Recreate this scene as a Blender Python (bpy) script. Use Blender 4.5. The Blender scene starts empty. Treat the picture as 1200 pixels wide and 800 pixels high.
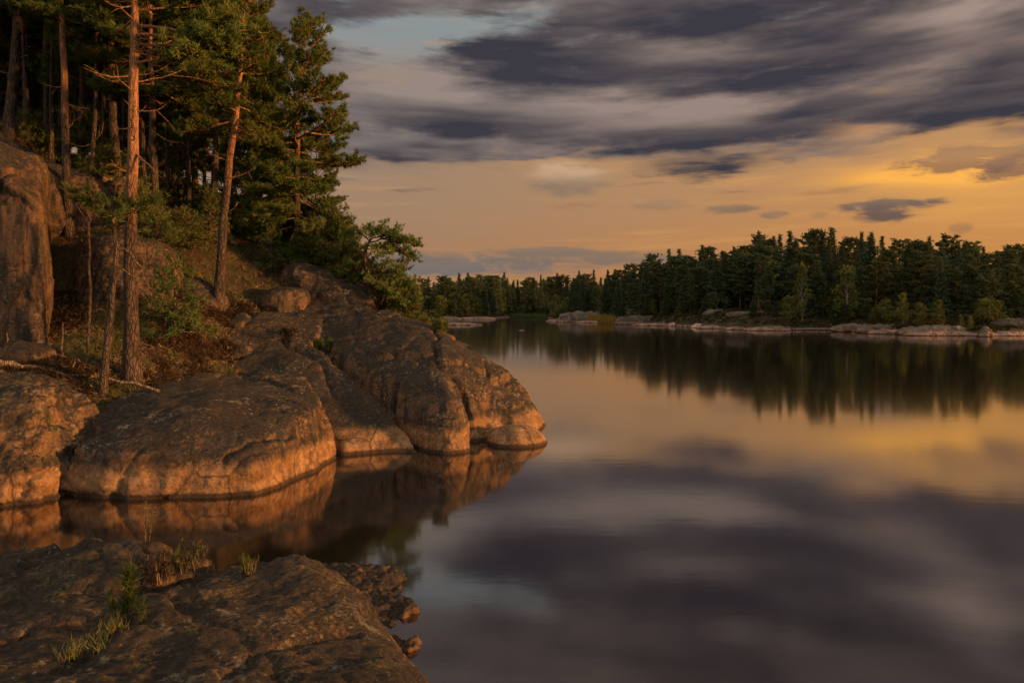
import bpy, math, random
import numpy as np
from math import radians as R, tan, atan2, asin, sqrt, pi

scene = bpy.context.scene
COL = scene.collection
CAM_H, FPX, HOR = 3.5, 800.0, 362.0        # camera height (m), focal length and horizon in photo pixels

def at(px, py, Y):
    """world point seen at photo pixel (px,py) at distance Y"""
    return ((px-600)/FPX*Y, Y, CAM_H-(py-HOR)/FPX*Y)

# ------------------------------------------------------------------ camera
cam = bpy.data.cameras.new('camera'); camo = bpy.data.objects.new('camera', cam); COL.objects.link(camo)
camo.location = (0, 0, CAM_H); camo.rotation_euler = (R(90), 0, 0)
cam.sensor_width = 36; cam.lens = 24; cam.shift_y = -38/1200
cam.clip_start = 0.1; cam.clip_end = 6000
scene.camera = camo

# ------------------------------------------------------------------ light
SUN_AZ, SUN_EL = R(101), R(5.0)             # azimuth measured from the view direction towards the right
SKY_STRENGTH = 0.075
SUN_STRENGTH = 5.0
EXPOSURE = 0.6
scene.view_settings.view_transform = 'Standard'; scene.view_settings.look = 'None'
scene.view_settings.exposure = EXPOSURE; scene.view_settings.gamma = 1; scene.view_settings.use_curve_mapping = False
sl = bpy.data.lights.new('sun', 'SUN'); so = bpy.data.objects.new('sun', sl); COL.objects.link(so)
sl.energy = SUN_STRENGTH; sl.angle = R(3.0); sl.color = (1.0, 0.46, 0.13)
so.rotation_euler = (R(90)-SUN_EL, 0, pi-SUN_AZ); so.location = (60, 30, 30)

# ------------------------------------------------------------------ node helper
class E:
    """a node socket with arithmetic"""
    nt = None
    def __init__(s, sock): s.s = sock
    @staticmethod
    def m(op, *a):
        n = E.nt.nodes.new('ShaderNodeMath'); n.operation = op
        for i, v in enumerate(a):
            if isinstance(v, E): E.nt.links.new(v.s, n.inputs[i])
            else: n.inputs[i].default_value = float(v)
        return E(n.outputs[0])
    def __add__(s, o): return E.m('ADD', s, o)
    __radd__ = __add__
    def __sub__(s, o): return E.m('SUBTRACT', s, o)
    def __rsub__(s, o): return E.m('SUBTRACT', o, s)
    def __mul__(s, o): return E.m('MULTIPLY', s, o)
    __rmul__ = __mul__
    def __truediv__(s, o): return E.m('DIVIDE', s, o)
    def pw(s, o): return E.m('POWER', s, o)
    def mx(s, o): return E.m('MAXIMUM', s, o)
    def mn(s, o): return E.m('MINIMUM', s, o)
    def ab(s): return E.m('ABSOLUTE', s)

def sock(nt, inp, v):
    if isinstance(v, E): nt.links.new(v.s, inp)
    elif hasattr(v, 'is_linked') or isinstance(v, bpy.types.NodeSocket): nt.links.new(v, inp)
    else:
        if inp.type == 'RGBA' and len(v) == 3: v = (*v, 1)
        inp.default_value = v
def sstep(v, a, b, lo=0.0, hi=1.0):
    n = E.nt.nodes.new('ShaderNodeMapRange'); n.interpolation_type = 'SMOOTHSTEP'
    sock(E.nt, n.inputs[0], v)
    if a < b: n.inputs[1].default_value = a; n.inputs[2].default_value = b; n.inputs[3].default_value = lo; n.inputs[4].default_value = hi
    else:     n.inputs[1].default_value = b; n.inputs[2].default_value = a; n.inputs[3].default_value = hi; n.inputs[4].default_value = lo
    return E(n.outputs[0])
def mix(f, a, b, mode='MIX'):
    n = E.nt.nodes.new('ShaderNodeMix'); n.data_type = 'RGBA'; n.blend_type = mode
    if isinstance(f, (int, float)): n.inputs[0].default_value = f
    else: sock(E.nt, n.inputs[0], f)
    sock(E.nt, n.inputs[6], a); sock(E.nt, n.inputs[7], b)
    return E(n.outputs[2])
def ramp(f, stops):
    n = E.nt.nodes.new('ShaderNodeValToRGB'); sock(E.nt, n.inputs[0], f)
    cr = n.color_ramp
    while len(cr.elements) < len(stops): cr.elements.new(0.5)
    for e, (p, c) in zip(cr.elements, stops): e.position = p; e.color = (*c, 1)
    return E(n.outputs[0])
def noise(vec, scale, detail=5, rough=0.55, dist=0.0):
    n = E.nt.nodes.new('ShaderNodeTexNoise'); n.inputs['Scale'].default_value = scale
    n.inputs['Detail'].default_value = detail; n.inputs['Roughness'].default_value = rough
    n.inputs['Distortion'].default_value = dist
    if vec is not None: sock(E.nt, n.inputs['Vector'], vec)
    return E(n.outputs[0])
def voro(vec, scale, feature='DISTANCE_TO_EDGE'):
    n = E.nt.nodes.new('ShaderNodeTexVoronoi'); n.feature = feature; n.inputs['Scale'].default_value = scale
    sock(E.nt, n.inputs['Vector'], vec); return E(n.outputs[0])
def vmul(vec, s, loc=(0, 0, 0)):
    n = E.nt.nodes.new('ShaderNodeMapping'); sock(E.nt, n.inputs[0], vec)
    n.inputs[1].default_value = loc; n.inputs[3].default_value = s
    return E(n.outputs[0])
def vadd(vec, other, k):
    n = E.nt.nodes.new('ShaderNodeVectorMath'); n.operation = 'MULTIPLY_ADD'
    sock(E.nt, n.inputs[0], other); n.inputs[1].default_value = (k, k, k); sock(E.nt, n.inputs[2], vec)
    return E(n.outputs[0])
def sep(vec):
    n = E.nt.nodes.new('ShaderNodeSeparateXYZ'); sock(E.nt, n.inputs[0], vec)
    return E(n.outputs[0]), E(n.outputs[1]), E(n.outputs[2])

# ------------------------------------------------------------------ world: Nishita sky behind sunset clouds
world = bpy.data.worlds.new('World'); scene.world = world; world.use_nodes = True
nt = world.node_tree; nt.nodes.clear(); E.nt = nt
tc = nt.nodes.new('ShaderNodeTexCoord'); D = E(tc.outputs['Generated'])
dx, dy, dz = sep(D)
AZ = E.m('ARCTAN2', dx, dy); EL = E.m('ARCSINE', dz)
sky = nt.nodes.new('ShaderNodeTexSky'); sky.sky_type = 'NISHITA'; sky.sun_disc = False
sky.sun_elevation = SUN_EL; sky.sun_rotation = SUN_AZ; sky.air_density = 1.5; sky.dust_density = 3.0
def k10(c, k=10.0): return tuple(v*k for v in c)
def pix(px, py):
    u, v = (px-600)/FPX, (HOR-py)/FPX
    return math.atan(u), math.atan(v*math.cos(math.atan(u)))
def gau(px, py, sx, sy, warp=None):
    a, e = pix(px, py); c = math.cos(a)
    p = (AZ-a)*(1/(sx/FPX*c*c)); q = (EL-e)*(1/(sy/FPX*c))
    r = p*p+q*q
    if warp is not None: r = r+warp
    return E.m('EXPONENT', r*-1.0)
# clear part: orange at the horizon, greyer to the left, blue-green high up
front = sstep(AZ, R(-22), R(34))
lowc = mix(front, k10((0.31, 0.178, 0.095)), k10((0.49, 0.205, 0.056)))
midc = mix(front, k10((0.300, 0.200, 0.122)), k10((0.45, 0.235, 0.092)))
clear = mix(sstep(EL, R(2), R(12)), lowc, midc)
clear = mix(sstep(EL, R(16.5), R(22)), clear, k10((0.230, 0.262, 0.248)))
streak = noise(vmul(D, (2.2, 2.2, 34)), 2.0, 4, 0.55, 0.2)
clear = mix(sstep(streak, 0.48, 0.74, 0, 0.5), clear, mix(front, k10((0.44, 0.255, 0.115)), k10((0.66, 0.31, 0.075))))
clear = mix(sstep(streak, 0.46, 0.28, 0, 0.45), clear, mix(front, k10((0.29, 0.205, 0.13)), k10((0.42, 0.22, 0.085))))
clear = mix(1.0, clear, (1.03, 1.02, 1.12), 'MULTIPLY')
clear = mix(0.08, clear, E(sky.outputs[0]))
# glow where the sun stands behind the cloud edge
q3 = noise(vmul(D, (2.9, 2.9, 13.0), (1.3, 7.7, 5.1)), 3.0, 5, 0.53, 0.12)
q4 = noise(vmul(D, (7, 7, 26), (4.3, 1.7, 9.1)), 3.2, 4, 0.6, 0.4)
gl = gau(1095, 200, 120, 13, (q3-0.5)*1.5) + gau(1140, 196, 75, 18, (q3-0.5)*2.0)*0.8 + gau(1160, 225, 160, 45)*0.35
clear = mix(gl.mn(1.0), clear, k10((0.86, 0.40, 0.075)))
# cloud deck: long soft banks with darker, flatter undersides
q1 = noise(vmul(D, (1.3, 1.3, 8.0), (3.1, 0.4, 1.7)), 2.2, 4, 0.5, 0.1)
wa = AZ+(q3-0.5)*0.16+(q1-0.5)*0.10; we = EL+(q1-0.5)*0.036+(q3-0.5)*0.028+(q4-0.5)*0.008
q5 = noise(vmul(D, (2.6, 2.6, 22), (2.2, 5.7, 3.3)), 2.6, 4, 0.5, 0.12)
def bank(px, py, sx, up, dn):
    """soft bank of cloud: wide, fading upward over `up` and downward over `dn` photo pixels"""
    a, e = pix(px, py); cc = math.cos(a)
    p = (wa-a)*(1/(sx/FPX*cc*cc)); d = we-e
    q = d.mx(0.0)*(1/(up/FPX*cc))+d.mn(0.0)*(1/(dn/FPX*cc))
    return E.m('EXPONENT', (p*p+q*q)*-1.0)
base = sstep(we, R(9.4), R(14.2)).mx(bank(800, 196, 130, 26, 8)*0.85).mx(bank(450, 182, 70, 24, 8)*0.9).mx(bank(950, 184, 90, 26, 9)*0.75).mx(bank(590, 180, 70, 18, 8)*0.4)
hole = gau(480, 46, 85, 24, (q3-0.5)*3.4)*1.3 + gau(432, 88, 40, 22, (q3-0.5)*3.0)*0.55 + gau(600, 20, 60, 16, (q3-0.5)*3.0)*0.45 + gau(1110, 158, 60, 10, (q3-0.5)*3.0)*0.6
dens = base*(0.75+(q3-0.5)*0.9+(q4-0.5)*0.5) - hole*0.9 - gau(672, 206, 95, 17)*0.7
dens = dens + sstep(q5, 0.54, 0.74)*sstep(EL, R(7.0), R(10.0))*0.38
dens = sstep(dens, 0.04, 0.70)
thick = 0.45+(q1-0.5)*0.55+(q3-0.5)*0.55+(q4-0.5)*0.15+(q5-0.5)*0.60
thick = thick + (bank(870, 22, 300, 34, 20)*0.9 + bank(640, 88, 100, 34, 16)*0.9 + bank(930, 90, 180, 32, 14) + bank(960, 132, 80, 16, 8)*0.8 + bank(520, 150, 110, 18, 8)*0.95 + bank(810, 168, 200, 14, 7) + bank(1160, 148, 95, 30, 9)*1.1 + bank(800, 200, 110, 14, 6)*0.7 + bank(450, 186, 60, 12, 6)*0.6 + bank(1180, 80, 80, 40, 20)*0.5 + bank(400, 20, 60, 20, 20)*0.5)*0.40
thick = thick - (bank(500, 100, 100, 26, 22)*0.9 + bank(1115, 28, 60, 30, 26)*0.9 + bank(690, 124, 100, 14, 14)*0.7 + bank(1018, 152, 46, 16, 12)*1.1 + bank(830, 136, 110, 16, 12)*0.7 + bank(760, 60, 60, 14, 14)*0.4 + bank(640, 176, 110, 12, 10)*0.5)*0.34
lightc = mix(front, k10((0.265, 0.215, 0.195)), k10((0.285, 0.205, 0.170)))
lightc = mix(bank(1012, 152, 46, 17, 14)*0.85, lightc, k10((0.50, 0.25, 0.11)))
lightc = mix(bank(1120, 22, 80, 34, 30)*0.5, lightc, k10((0.36, 0.27, 0.23)))
lightc = mix(sstep(we, R(13.0), R(9.0), 0, 0.55), lightc, k10((0.30, 0.20, 0.125)))
cloud = ramp(thick, [(0.18, (1, 1, 1)), (0.40, (0.58, 0.58, 0.58)), (0.60, (0.22, 0.22, 0.22)), (0.80, (0, 0, 0))])
cloud = mix(cloud, k10((0.040, 0.038, 0.050)), lightc)
skyc = mix(dens, clear, cloud)
# separate small clouds under the deck
def small(px, py, sx, sy, cl, cd, amt, k=2.4):
    global skyc
    g = gau(px, py, sx, sy, (q3-0.5)*k+(q4-0.5)*k*1.2)
    col = mix(sstep(EL+(q4-0.5)*0.02, pix(px, py+sy*.6)[1], pix(px, py-sy*.6)[1]), k10(cd), k10(cl))
    skyc = mix(sstep(g, 0.12, 0.75)*amt, skyc, col)
small(666, 210, 44, 18, (0.50, 0.315, 0.19), (0.25, 0.165, 0.11), 1.0, 2.0)
small(690, 214, 40, 8, (0.34, 0.23, 0.14), (0.26, 0.17, 0.11), 0.7, 3.2)
small(1042, 245, 36, 14, (0.24, 0.145, 0.095), (0.12, 0.082, 0.072), 0.95, 3.0)
small(1035, 241, 60, 6, (0.19, 0.125, 0.09), (0.14, 0.095, 0.08), 0.9, 3.0)
small(855, 245, 30, 4.5, (0.26, 0.165, 0.10), (0.19, 0.125, 0.09), 0.8)
small(908, 252, 17, 4.5, (0.28, 0.17, 0.10), (0.21, 0.135, 0.09), 0.75)
small(960, 252, 14, 4, (0.30, 0.175, 0.09), (0.23, 0.14, 0.085), 0.6)
small(1125, 268, 14, 7, (0.34, 0.18, 0.08), (0.26, 0.14, 0.075), 0.6)
small(775, 240, 30, 6, (0.30, 0.19, 0.115), (0.26, 0.165, 0.10), 0.6)
small(1160, 184, 110, 14, (0.30, 0.17, 0.10), (0.20, 0.115, 0.075), 0.8, 4.2)
small(1190, 195, 50, 12, (0.26, 0.14, 0.09), (0.17, 0.10, 0.075), 0.8, 4.2)
small(640, 296, 75, 6, (0.21, 0.150, 0.115), (0.165, 0.128, 0.11), 0.8)
small(540, 310, 150, 13, (0.175, 0.140, 0.120), (0.145, 0.132, 0.130), 0.9)
small(700, 302, 120, 8, (0.21, 0.15, 0.11), (0.18, 0.138, 0.11), 0.8)
# the part of the sky overhead and behind the viewer: brightened out of view to lift the ambient light
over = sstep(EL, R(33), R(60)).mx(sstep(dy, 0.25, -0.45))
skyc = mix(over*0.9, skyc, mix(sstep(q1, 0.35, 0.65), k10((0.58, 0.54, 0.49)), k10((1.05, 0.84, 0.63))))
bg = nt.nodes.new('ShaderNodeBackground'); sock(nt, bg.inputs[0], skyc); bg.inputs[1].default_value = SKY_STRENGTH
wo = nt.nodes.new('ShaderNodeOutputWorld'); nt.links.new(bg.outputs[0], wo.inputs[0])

scene.render.engine = 'CYCLES'
cy = scene.cycles
cy.use_denoising = True; cy.max_bounces = 6; cy.diffuse_bounces = 3; cy.glossy_bounces = 3
cy.transparent_max_bounces = 6; cy.caustics_reflective = False; cy.caustics_refractive = False
cy.sample_clamp_indirect = 6.0

# ------------------------------------------------------------------ numpy noise
_rng = np.random.default_rng(7)
_perm = np.concatenate([_rng.permutation(256)]*3).astype(np.int64)
_grad = _rng.normal(size=(256, 3)); _grad /= np.linalg.norm(_grad, axis=1)[:, None]
def perlin(p):
    i = np.floor(p).astype(np.int64); f = p-i; i &= 255
    u = f*f*f*(f*(f*6-15)+10)
    out = 0
    for a in (0, 1):
        wa = u[:, 0] if a else 1-u[:, 0]
        pa = _perm[(i[:, 0]+a) & 255]
        for b in (0, 1):
            wb = u[:, 1] if b else 1-u[:, 1]
            pb = _perm[pa+((i[:, 1]+b) & 255)]
            for c in (0, 1):
                wc = u[:, 2] if c else 1-u[:, 2]
                g = _grad[_perm[pb+((i[:, 2]+c) & 255)]]
                out = out+wa*wb*wc*(g[:, 0]*(f[:, 0]-a)+g[:, 1]*(f[:, 1]-b)+g[:, 2]*(f[:, 2]-c))
    return out*1.6
def fbm(p, freq, octv=4, gain=0.5, off=0.0):
    p = np.asarray(p, float)*freq+off; r = 0; a = 1.0
    for k in range(octv):
        r = r+a*perlin(p); p = p*2.03+17.3; a *= gain
    return r

# ------------------------------------------------------------------ mesh helpers
def new_mesh(name, v, f, smooth=True):
    """v (n,3), f = list of (m,k) int arrays with k = 3 or 4"""
    if isinstance(f, np.ndarray): f = [f]
    f = [np.asarray(x, dtype=np.int32) for x in f if len(x)]
    me = bpy.data.meshes.new(name)
    v = np.ascontiguousarray(v, dtype=np.float32)
    me.vertices.add(len(v)); me.vertices.foreach_set('co', v.ravel())
    tot = sum(x.size for x in f); npoly = sum(len(x) for x in f)
    me.loops.add(tot); me.polygons.add(npoly)
    me.loops.foreach_set('vertex_index', np.concatenate([x.ravel() for x in f]))
    ls = np.concatenate([np.full(len(x), x.shape[1], np.int32) for x in f])
    st = np.concatenate([[0], np.cumsum(ls)[:-1]]).astype(np.int32)
    me.polygons.foreach_set('loop_start', st)
    me.polygons.foreach_set('use_smooth', np.full(npoly, smooth, dtype=bool))
    me.update(calc_edges=True)
    return me
def set_tint(me, t):
    a = me.attributes.new('tint', 'FLOAT', 'POINT'); a.data.foreach_set('value', np.ascontiguousarray(t, dtype=np.float32))
def link(name, me, mat=None, parent=None, loc=(0, 0, 0)):
    o = bpy.data.objects.new(name, me); COL.objects.link(o); o.location = loc
    if mat is not None and not me.materials: me.materials.append(mat)
    if parent is not None: o.parent = parent
    return o
def tag(o, label=None, cat=None, group=None, kind=None):
    if label: o['label'] = label
    if cat: o['category'] = cat
    if group: o['group'] = group
    if kind: o['kind'] = kind
    return o
def empty(name, loc, label=None, cat=None, group=None, rz=0, sc=1.0):
    o = bpy.data.objects.new(name, None); COL.objects.link(o); o.location = loc
    o.rotation_euler = (0, 0, rz); o.scale = (sc, sc, sc) if isinstance(sc, (int, float)) else sc
    o.empty_display_size = 0.3
    return tag(o, label, cat, group)
def copy_thing(root, loc, rz, sc, label=None, group=None):
    r = root.copy(); COL.objects.link(r); r.location = loc; r.rotation_euler = (0, 0, rz)
    r.scale = (sc, sc, sc) if isinstance(sc, (int, float)) else sc
    for ch in list(root.children):
        c = ch.copy(); COL.objects.link(c); c.parent = r
    if label: r['label'] = label
    if group: r['group'] = group
    return r

class MB:
    """collects vertices and faces of one mesh"""
    def __init__(s): s.v = []; s.q = []; s.t = []; s.tint = []; s.n = 0
    def add(s, v, q=None, t=None, tint=None):
        v = np.asarray(v, float); s.v.append(v)
        if q is not None and len(q): s.q.append(np.asarray(q)+s.n)
        if t is not None and len(t): s.t.append(np.asarray(t)+s.n)
        s.tint.append(np.full(len(v), 0.5) if tint is None else tint)
        s.n += len(v)
    def tube(s, path, rad, sides=7, cap=True, tint=None):
        path = np.asarray(path, float); n = len(path); rad = np.asarray(rad, float)
        d = np.gradient(path, axis=0); d /= np.linalg.norm(d, axis=1)[:, None]+1e-9
        ref = np.array([0, 0, 1.0]) if abs(d[:, 2]).mean() < 0.8 else np.array([1.0, 0, 0])
        a = np.cross(d, ref); a /= np.linalg.norm(a, axis=1)[:, None]+1e-9
        b = np.cross(d, a)
        th = np.arange(sides)*2*pi/sides
        ring = path[:, None, :]+rad[:, None, None]*(np.cos(th)[None, :, None]*a[:, None, :]+np.sin(th)[None, :, None]*b[:, None, :])
        v = ring.reshape(-1, 3)
        i = np.arange(n-1)[:, None]*sides; j = np.arange(sides)[None, :]; k = (j+1) % sides
        q = np.stack([i+j, i+sides+j, i+sides+k, i+k], -1).reshape(-1, 4)
        t = None
        if cap:
            v = np.vstack([v, path[-1]]); c = len(v)-1; e = (n-1)*sides
            t = np.stack([e+np.arange(sides), np.full(sides, c), e+(np.arange(sides)+1) % sides], -1)
        s.add(v, q, t, None if tint is None else np.full(len(v), tint))
    def mesh(s, name, smooth=True):
        f = []
        if s.q: f.append(np.vstack(s.q))
        if s.t: f.append(np.vstack(s.t))
        me = new_mesh(name, np.vstack(s.v), f, smooth)
        set_tint(me, np.concatenate(s.tint))
        return me

def surface_nets(F, org, h):
    S = F < 0
    n = [x-1 for x in F.shape]
    cnt = np.zeros(n, np.int8)
    for a in (0, 1):
        for b in (0, 1):
            for c in (0, 1): cnt += S[a:a+n[0], b:b+n[1], c:c+n[2]]
    act = (cnt > 0) & (cnt < 8)
    idx = np.full(n, -1, np.int32); m = int(act.sum()); idx[act] = np.arange(m)
    I = np.stack(np.nonzero(act), -1)
    acc = np.zeros((m, 3)); num = np.zeros(m)
    cor = [(a, b, c) for a in (0, 1) for b in (0, 1) for c in (0, 1)]
    for x in cor:
        for ax in range(3):
            if x[ax] == 0:
                y = list(x); y[ax] = 1
                fa = F[I[:, 0]+x[0], I[:, 1]+x[1], I[:, 2]+x[2]]; fb = F[I[:, 0]+y[0], I[:, 1]+y[1], I[:, 2]+y[2]]
                k = (fa < 0) != (fb < 0)
                t = fa[k]/(fa[k]-fb[k])
                p = np.tile(np.array(x, float), (k.sum(), 1)); p[:, ax] += t
                acc[k] += p; num[k] += 1
    V = np.asarray(org)+(I+acc/num[:, None])*h
    Q = []
    for ax in range(3):
        b, c = (ax+1) % 3, (ax+2) % 3
        s0 = [slice(1, -1)]*3; s1 = [slice(1, -1)]*3
        s0[ax] = slice(0, -1); s1[ax] = slice(1, None)
        e = S[tuple(s0)] != S[tuple(s1)]
        J = np.stack(np.nonzero(e), -1); J[:, b] += 1; J[:, c] += 1
        ins = S[J[:, 0], J[:, 1], J[:, 2]]
        def cell(db, dc):
            K = J.copy(); K[:, b] += db; K[:, c] += dc
            return idx[K[:, 0], K[:, 1], K[:, 2]]
        q = np.stack([cell(-1, -1), cell(0, -1), cell(0, 0), cell(-1, 0)], -1)
        q[~ins] = q[~ins][:, ::-1]
        Q.append(q)
    Q = np.vstack(Q); Q = Q[(Q >= 0).all(1)]
    return V, Q

def rotm(rx, ry, rz):
    cx, sx, cy_, sy, cz, sz = math.cos(rx), math.sin(rx), math.cos(ry), math.sin(ry), math.cos(rz), math.sin(rz)
    X = np.array([[1, 0, 0], [0, cx, -sx], [0, sx, cx]]); Yy = np.array([[cy_, 0, sy], [0, 1, 0], [-sy, 0, cy_]]); Z = np.array([[cz, -sz, 0], [sz, cz, 0], [0, 0, 1]])
    return Z@Yy@X

ROCKS = []
def rock(name, label, mat, blobs, h=0.07, k=0.35, grooves=(), cuts=(), zmin=-0.6, amp=(0.10, 0.045, 0.018), fr=(0.55, 1.7, 5.0), seed=0.0, pad=0.35, cat='rock', group=None, layer=0.0, pl=()):
    """blobs: (centre, radii, (rx,ry,rz) degrees, exponent sideways, exponent up); surface from their smooth union"""
    lo = np.array([1e9]*3); hi = -lo
    for c, r, a, e1, e2 in blobs:
        M = np.abs(rotm(*[R(x) for x in a])); ext = M@np.array(r)
        lo = np.minimum(lo, np.array(c)-ext); hi = np.maximum(hi, np.array(c)+ext)
    lo -= pad; hi += pad; lo[2] = max(lo[2], zmin)
    dims = np.ceil((hi-lo)/h).astype(int)+1
    gx, gy, gz = [lo[i]+np.arange(dims[i])*h for i in range(3)]
    P = np.stack(np.meshgrid(gx, gy, gz, indexing='ij'), -1).reshape(-1, 3).astype(np.float32)
    # low frequency warp of the sample points makes the outline irregular
    F = None
    for c, r, a, e1, e2 in blobs:
        q = ((P-np.array(c, np.float32))@rotm(*[R(x) for x in a]).astype(np.float32))/np.array(r, np.float32)
        q = np.abs(q)+1e-6
        g = ((q[:, 0]**e1+q[:, 1]**e1)**(e2/e1)+q[:, 2]**e2)**(1/e2)
        d = (g-1)*min(r)
        if F is None: F = d
        else:
            hh = np.maximum(k-np.abs(F-d), 0)/k
            F = np.minimum(F, d)-hh*hh*k*0.25
    for (pt, nrm) in cuts:
        nrm = np.array(nrm, np.float32); nrm /= np.linalg.norm(nrm)
        d = (P-np.array(pt, np.float32))@nrm
        kk = 0.25; hh = np.maximum(kk-np.abs(F-d), 0)/kk
        F = np.maximum(F, d)+hh*hh*kk*0.25
    for gr in grooves:
        pt, nrm, w, dep = gr[:4]
        nrm = np.array(nrm, np.float32); nrm /= np.linalg.norm(nrm)
        d = (P-np.array(pt, np.float32))@nrm
        d = d+0.10*np.sin(P[:, 0]*1.7+P[:, 2]*2.3+pt[0])+0.05*np.sin(P[:, 1]*4.1+P[:, 2]*3.1)
        mk = 1.0
        if len(gr) > 4:
            cc, rr = gr[4]; mk = np.exp(-(((P-np.array(cc, np.float32))**2).sum(1)/rr**2)**2)
        F = F+dep*np.exp(-(d/w)**2)*mk
    F = F.reshape(dims)
    F[0], F[-1], F[:, 0], F[:, -1], F[:, :, 0], F[:, :, -1] = [1.0]*6
    V, Q = surface_nets(F, lo, h)
    return finish_rock(name, label, mat, V, Q, zmin, amp, fr, seed, layer, cat, group, pl)

def tps_fit(cp, lam=0.05):
    cp = np.array(cp, float); n = len(cp); A = np.zeros((n+3, n+3))
    def ph(r): return np.where(r > 1e-6, r*r*np.log(r+1e-9), 0)
    A[:n, :n] = ph(np.linalg.norm(cp[:, None, :2]-cp[None, :, :2], axis=2))+np.eye(n)*lam
    A[:n, n] = 1; A[:n, n+1:] = cp[:, :2]; A[n:, :n] = A[:n, n:].T
    W = np.linalg.solve(A, np.concatenate([cp[:, 2], [0, 0, 0]]))
    def f(xy):
        xy = np.asarray(xy, float).reshape(-1, 2); out = np.empty(len(xy))
        for i in range(0, len(xy), 20000):
            q = xy[i:i+20000]
            out[i:i+20000] = ph(np.linalg.norm(q[:, None]-cp[None, :, :2], axis=2))@W[:n]+W[n]+q@W[n+1:]
        return out
    return f
def seg_dist(xy, P, closed):
    P = np.asarray(P, float); best = np.full(len(xy), 1e9)
    n = len(P)
    for i in range(n if closed else n-1):
        a, b = P[i], P[(i+1) % n]; ab = b-a; t = np.clip(((xy-a)@ab)/(ab@ab+1e-12), 0, 1)
        best = np.minimum(best, np.linalg.norm(xy-a-t[:, None]*ab, axis=1))
    return best
def inside(xy, P):
    P = np.asarray(P, float); c = np.zeros(len(xy), bool); n = len(P)
    for i in range(n):
        x0, y0 = P[i]; x1, y1 = P[(i+1) % n]
        m = ((y0 > xy[:, 1]) != (y1 > xy[:, 1]))
        c ^= m & (xy[:, 0] < (x1-x0)*(xy[:, 1]-y0)/(y1-y0+1e-12)+x0)
    return c
def plates(V, size, amp, groove, w, seed):
    """fracture plates: a random step per cell and a groove where two cells meet"""
    p = (V+0.25*size*np.stack([fbm(V, 1.1/size, 2, 0.5, seed+i*7) for i in range(3)], -1))/size
    c = np.floor(p).astype(np.int64); d1 = np.full(len(p), 9.0); d2 = d1.copy(); val = np.zeros(len(p)); tlt = np.zeros(len(p))
    for i in (-1, 0, 1):
        for j in (-1, 0, 1):
            for k in (-1, 0, 1):
                q = c+np.array([i, j, k]); hsh = _perm[(_perm[(_perm[(q[:, 0]+int(seed*13)) & 255]+q[:, 1]) & 255]+q[:, 2]) & 255]
                pt = q+0.5+_grad[hsh]*0.45
                d = np.linalg.norm(p-pt, axis=1); r = (_perm[hsh]/127.5-1); tl = ((p-pt)*_grad[_perm[hsh+3]]).sum(1)
                cl = d < d1
                d2 = np.where(cl, d1, np.minimum(d2, d)); val = np.where(cl, r, val); tlt = np.where(cl, tl, tlt); d1 = np.where(cl, d, d1)
    g = d2-d1
    return amp*(0.55*val*np.clip(g/0.10, 0, 1)+1.9*tlt*np.clip(g/0.06, 0.3, 1))-groove*np.exp(-(g/w)**2)
def hrock(name, label, mat, pts, poly, h=0.06, slope=3.0, zmin=-0.5, k=0.35, grooves=(), seed=0.0, lam=0.02, amp=(0.10, 0.05, 0.02), fr=(0.55, 1.7, 5.0), pl=((1.3, 0.05, 0.05, 0.05),), layer=0.03, cat='rock', rag=0.12):
    f = tps_fit(pts, lam); poly = np.asarray(poly, float)
    lo = np.r_[poly.min(0)-0.35, zmin-0.1]; hi = np.r_[poly.max(0)+0.35, max(p_[2] for p_ in pts)+0.7]
    dims = np.ceil((hi-lo)/h).astype(int)+1
    gx, gy, gz = [lo[i]+np.arange(dims[i])*h for i in range(3)]
    XY = np.stack(np.meshgrid(gx, gy, indexing='ij'), -1).reshape(-1, 2)
    H = f(XY); P0 = np.c_[XY, np.zeros(len(XY))]
    d = seg_dist(XY, poly, True)*np.where(inside(XY, poly), 1, -1)+rag*fbm(P0, 0.8, 3, 0.5, seed)
    e = slope*d+0.0
    hh = np.maximum(k-np.abs(H-e), 0)/k; H = np.minimum(H, e)-hh*hh*k*0.25
    for gp, w, dep in grooves:
        dd = seg_dist(XY+0.10*np.stack([fbm(P0, 1.4, 3, 0.5, seed+2), fbm(P0, 1.4, 3, 0.5, seed+8)], -1), gp, False)
        H = H-dep*np.exp(-(dd/w)**2)
    H = H.reshape(dims[:2]); g0, g1 = np.gradient(H, h)
    nrm = np.sqrt(1+np.clip(g0*g0+g1*g1, 0, 30))
    F = ((gz[None, None, :]-H[..., None])/nrm[..., None]).astype(np.float32)
    F = np.maximum(F, (zmin-gz)[None, None, :])
    F[0], F[-1], F[:, 0], F[:, -1], F[:, :, 0], F[:, :, -1] = [1.0]*6
    V, Q = surface_nets(F, lo, h)
    return finish_rock(name, label, mat, V, Q, zmin, amp, fr, seed, layer, cat, None, pl)
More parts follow.
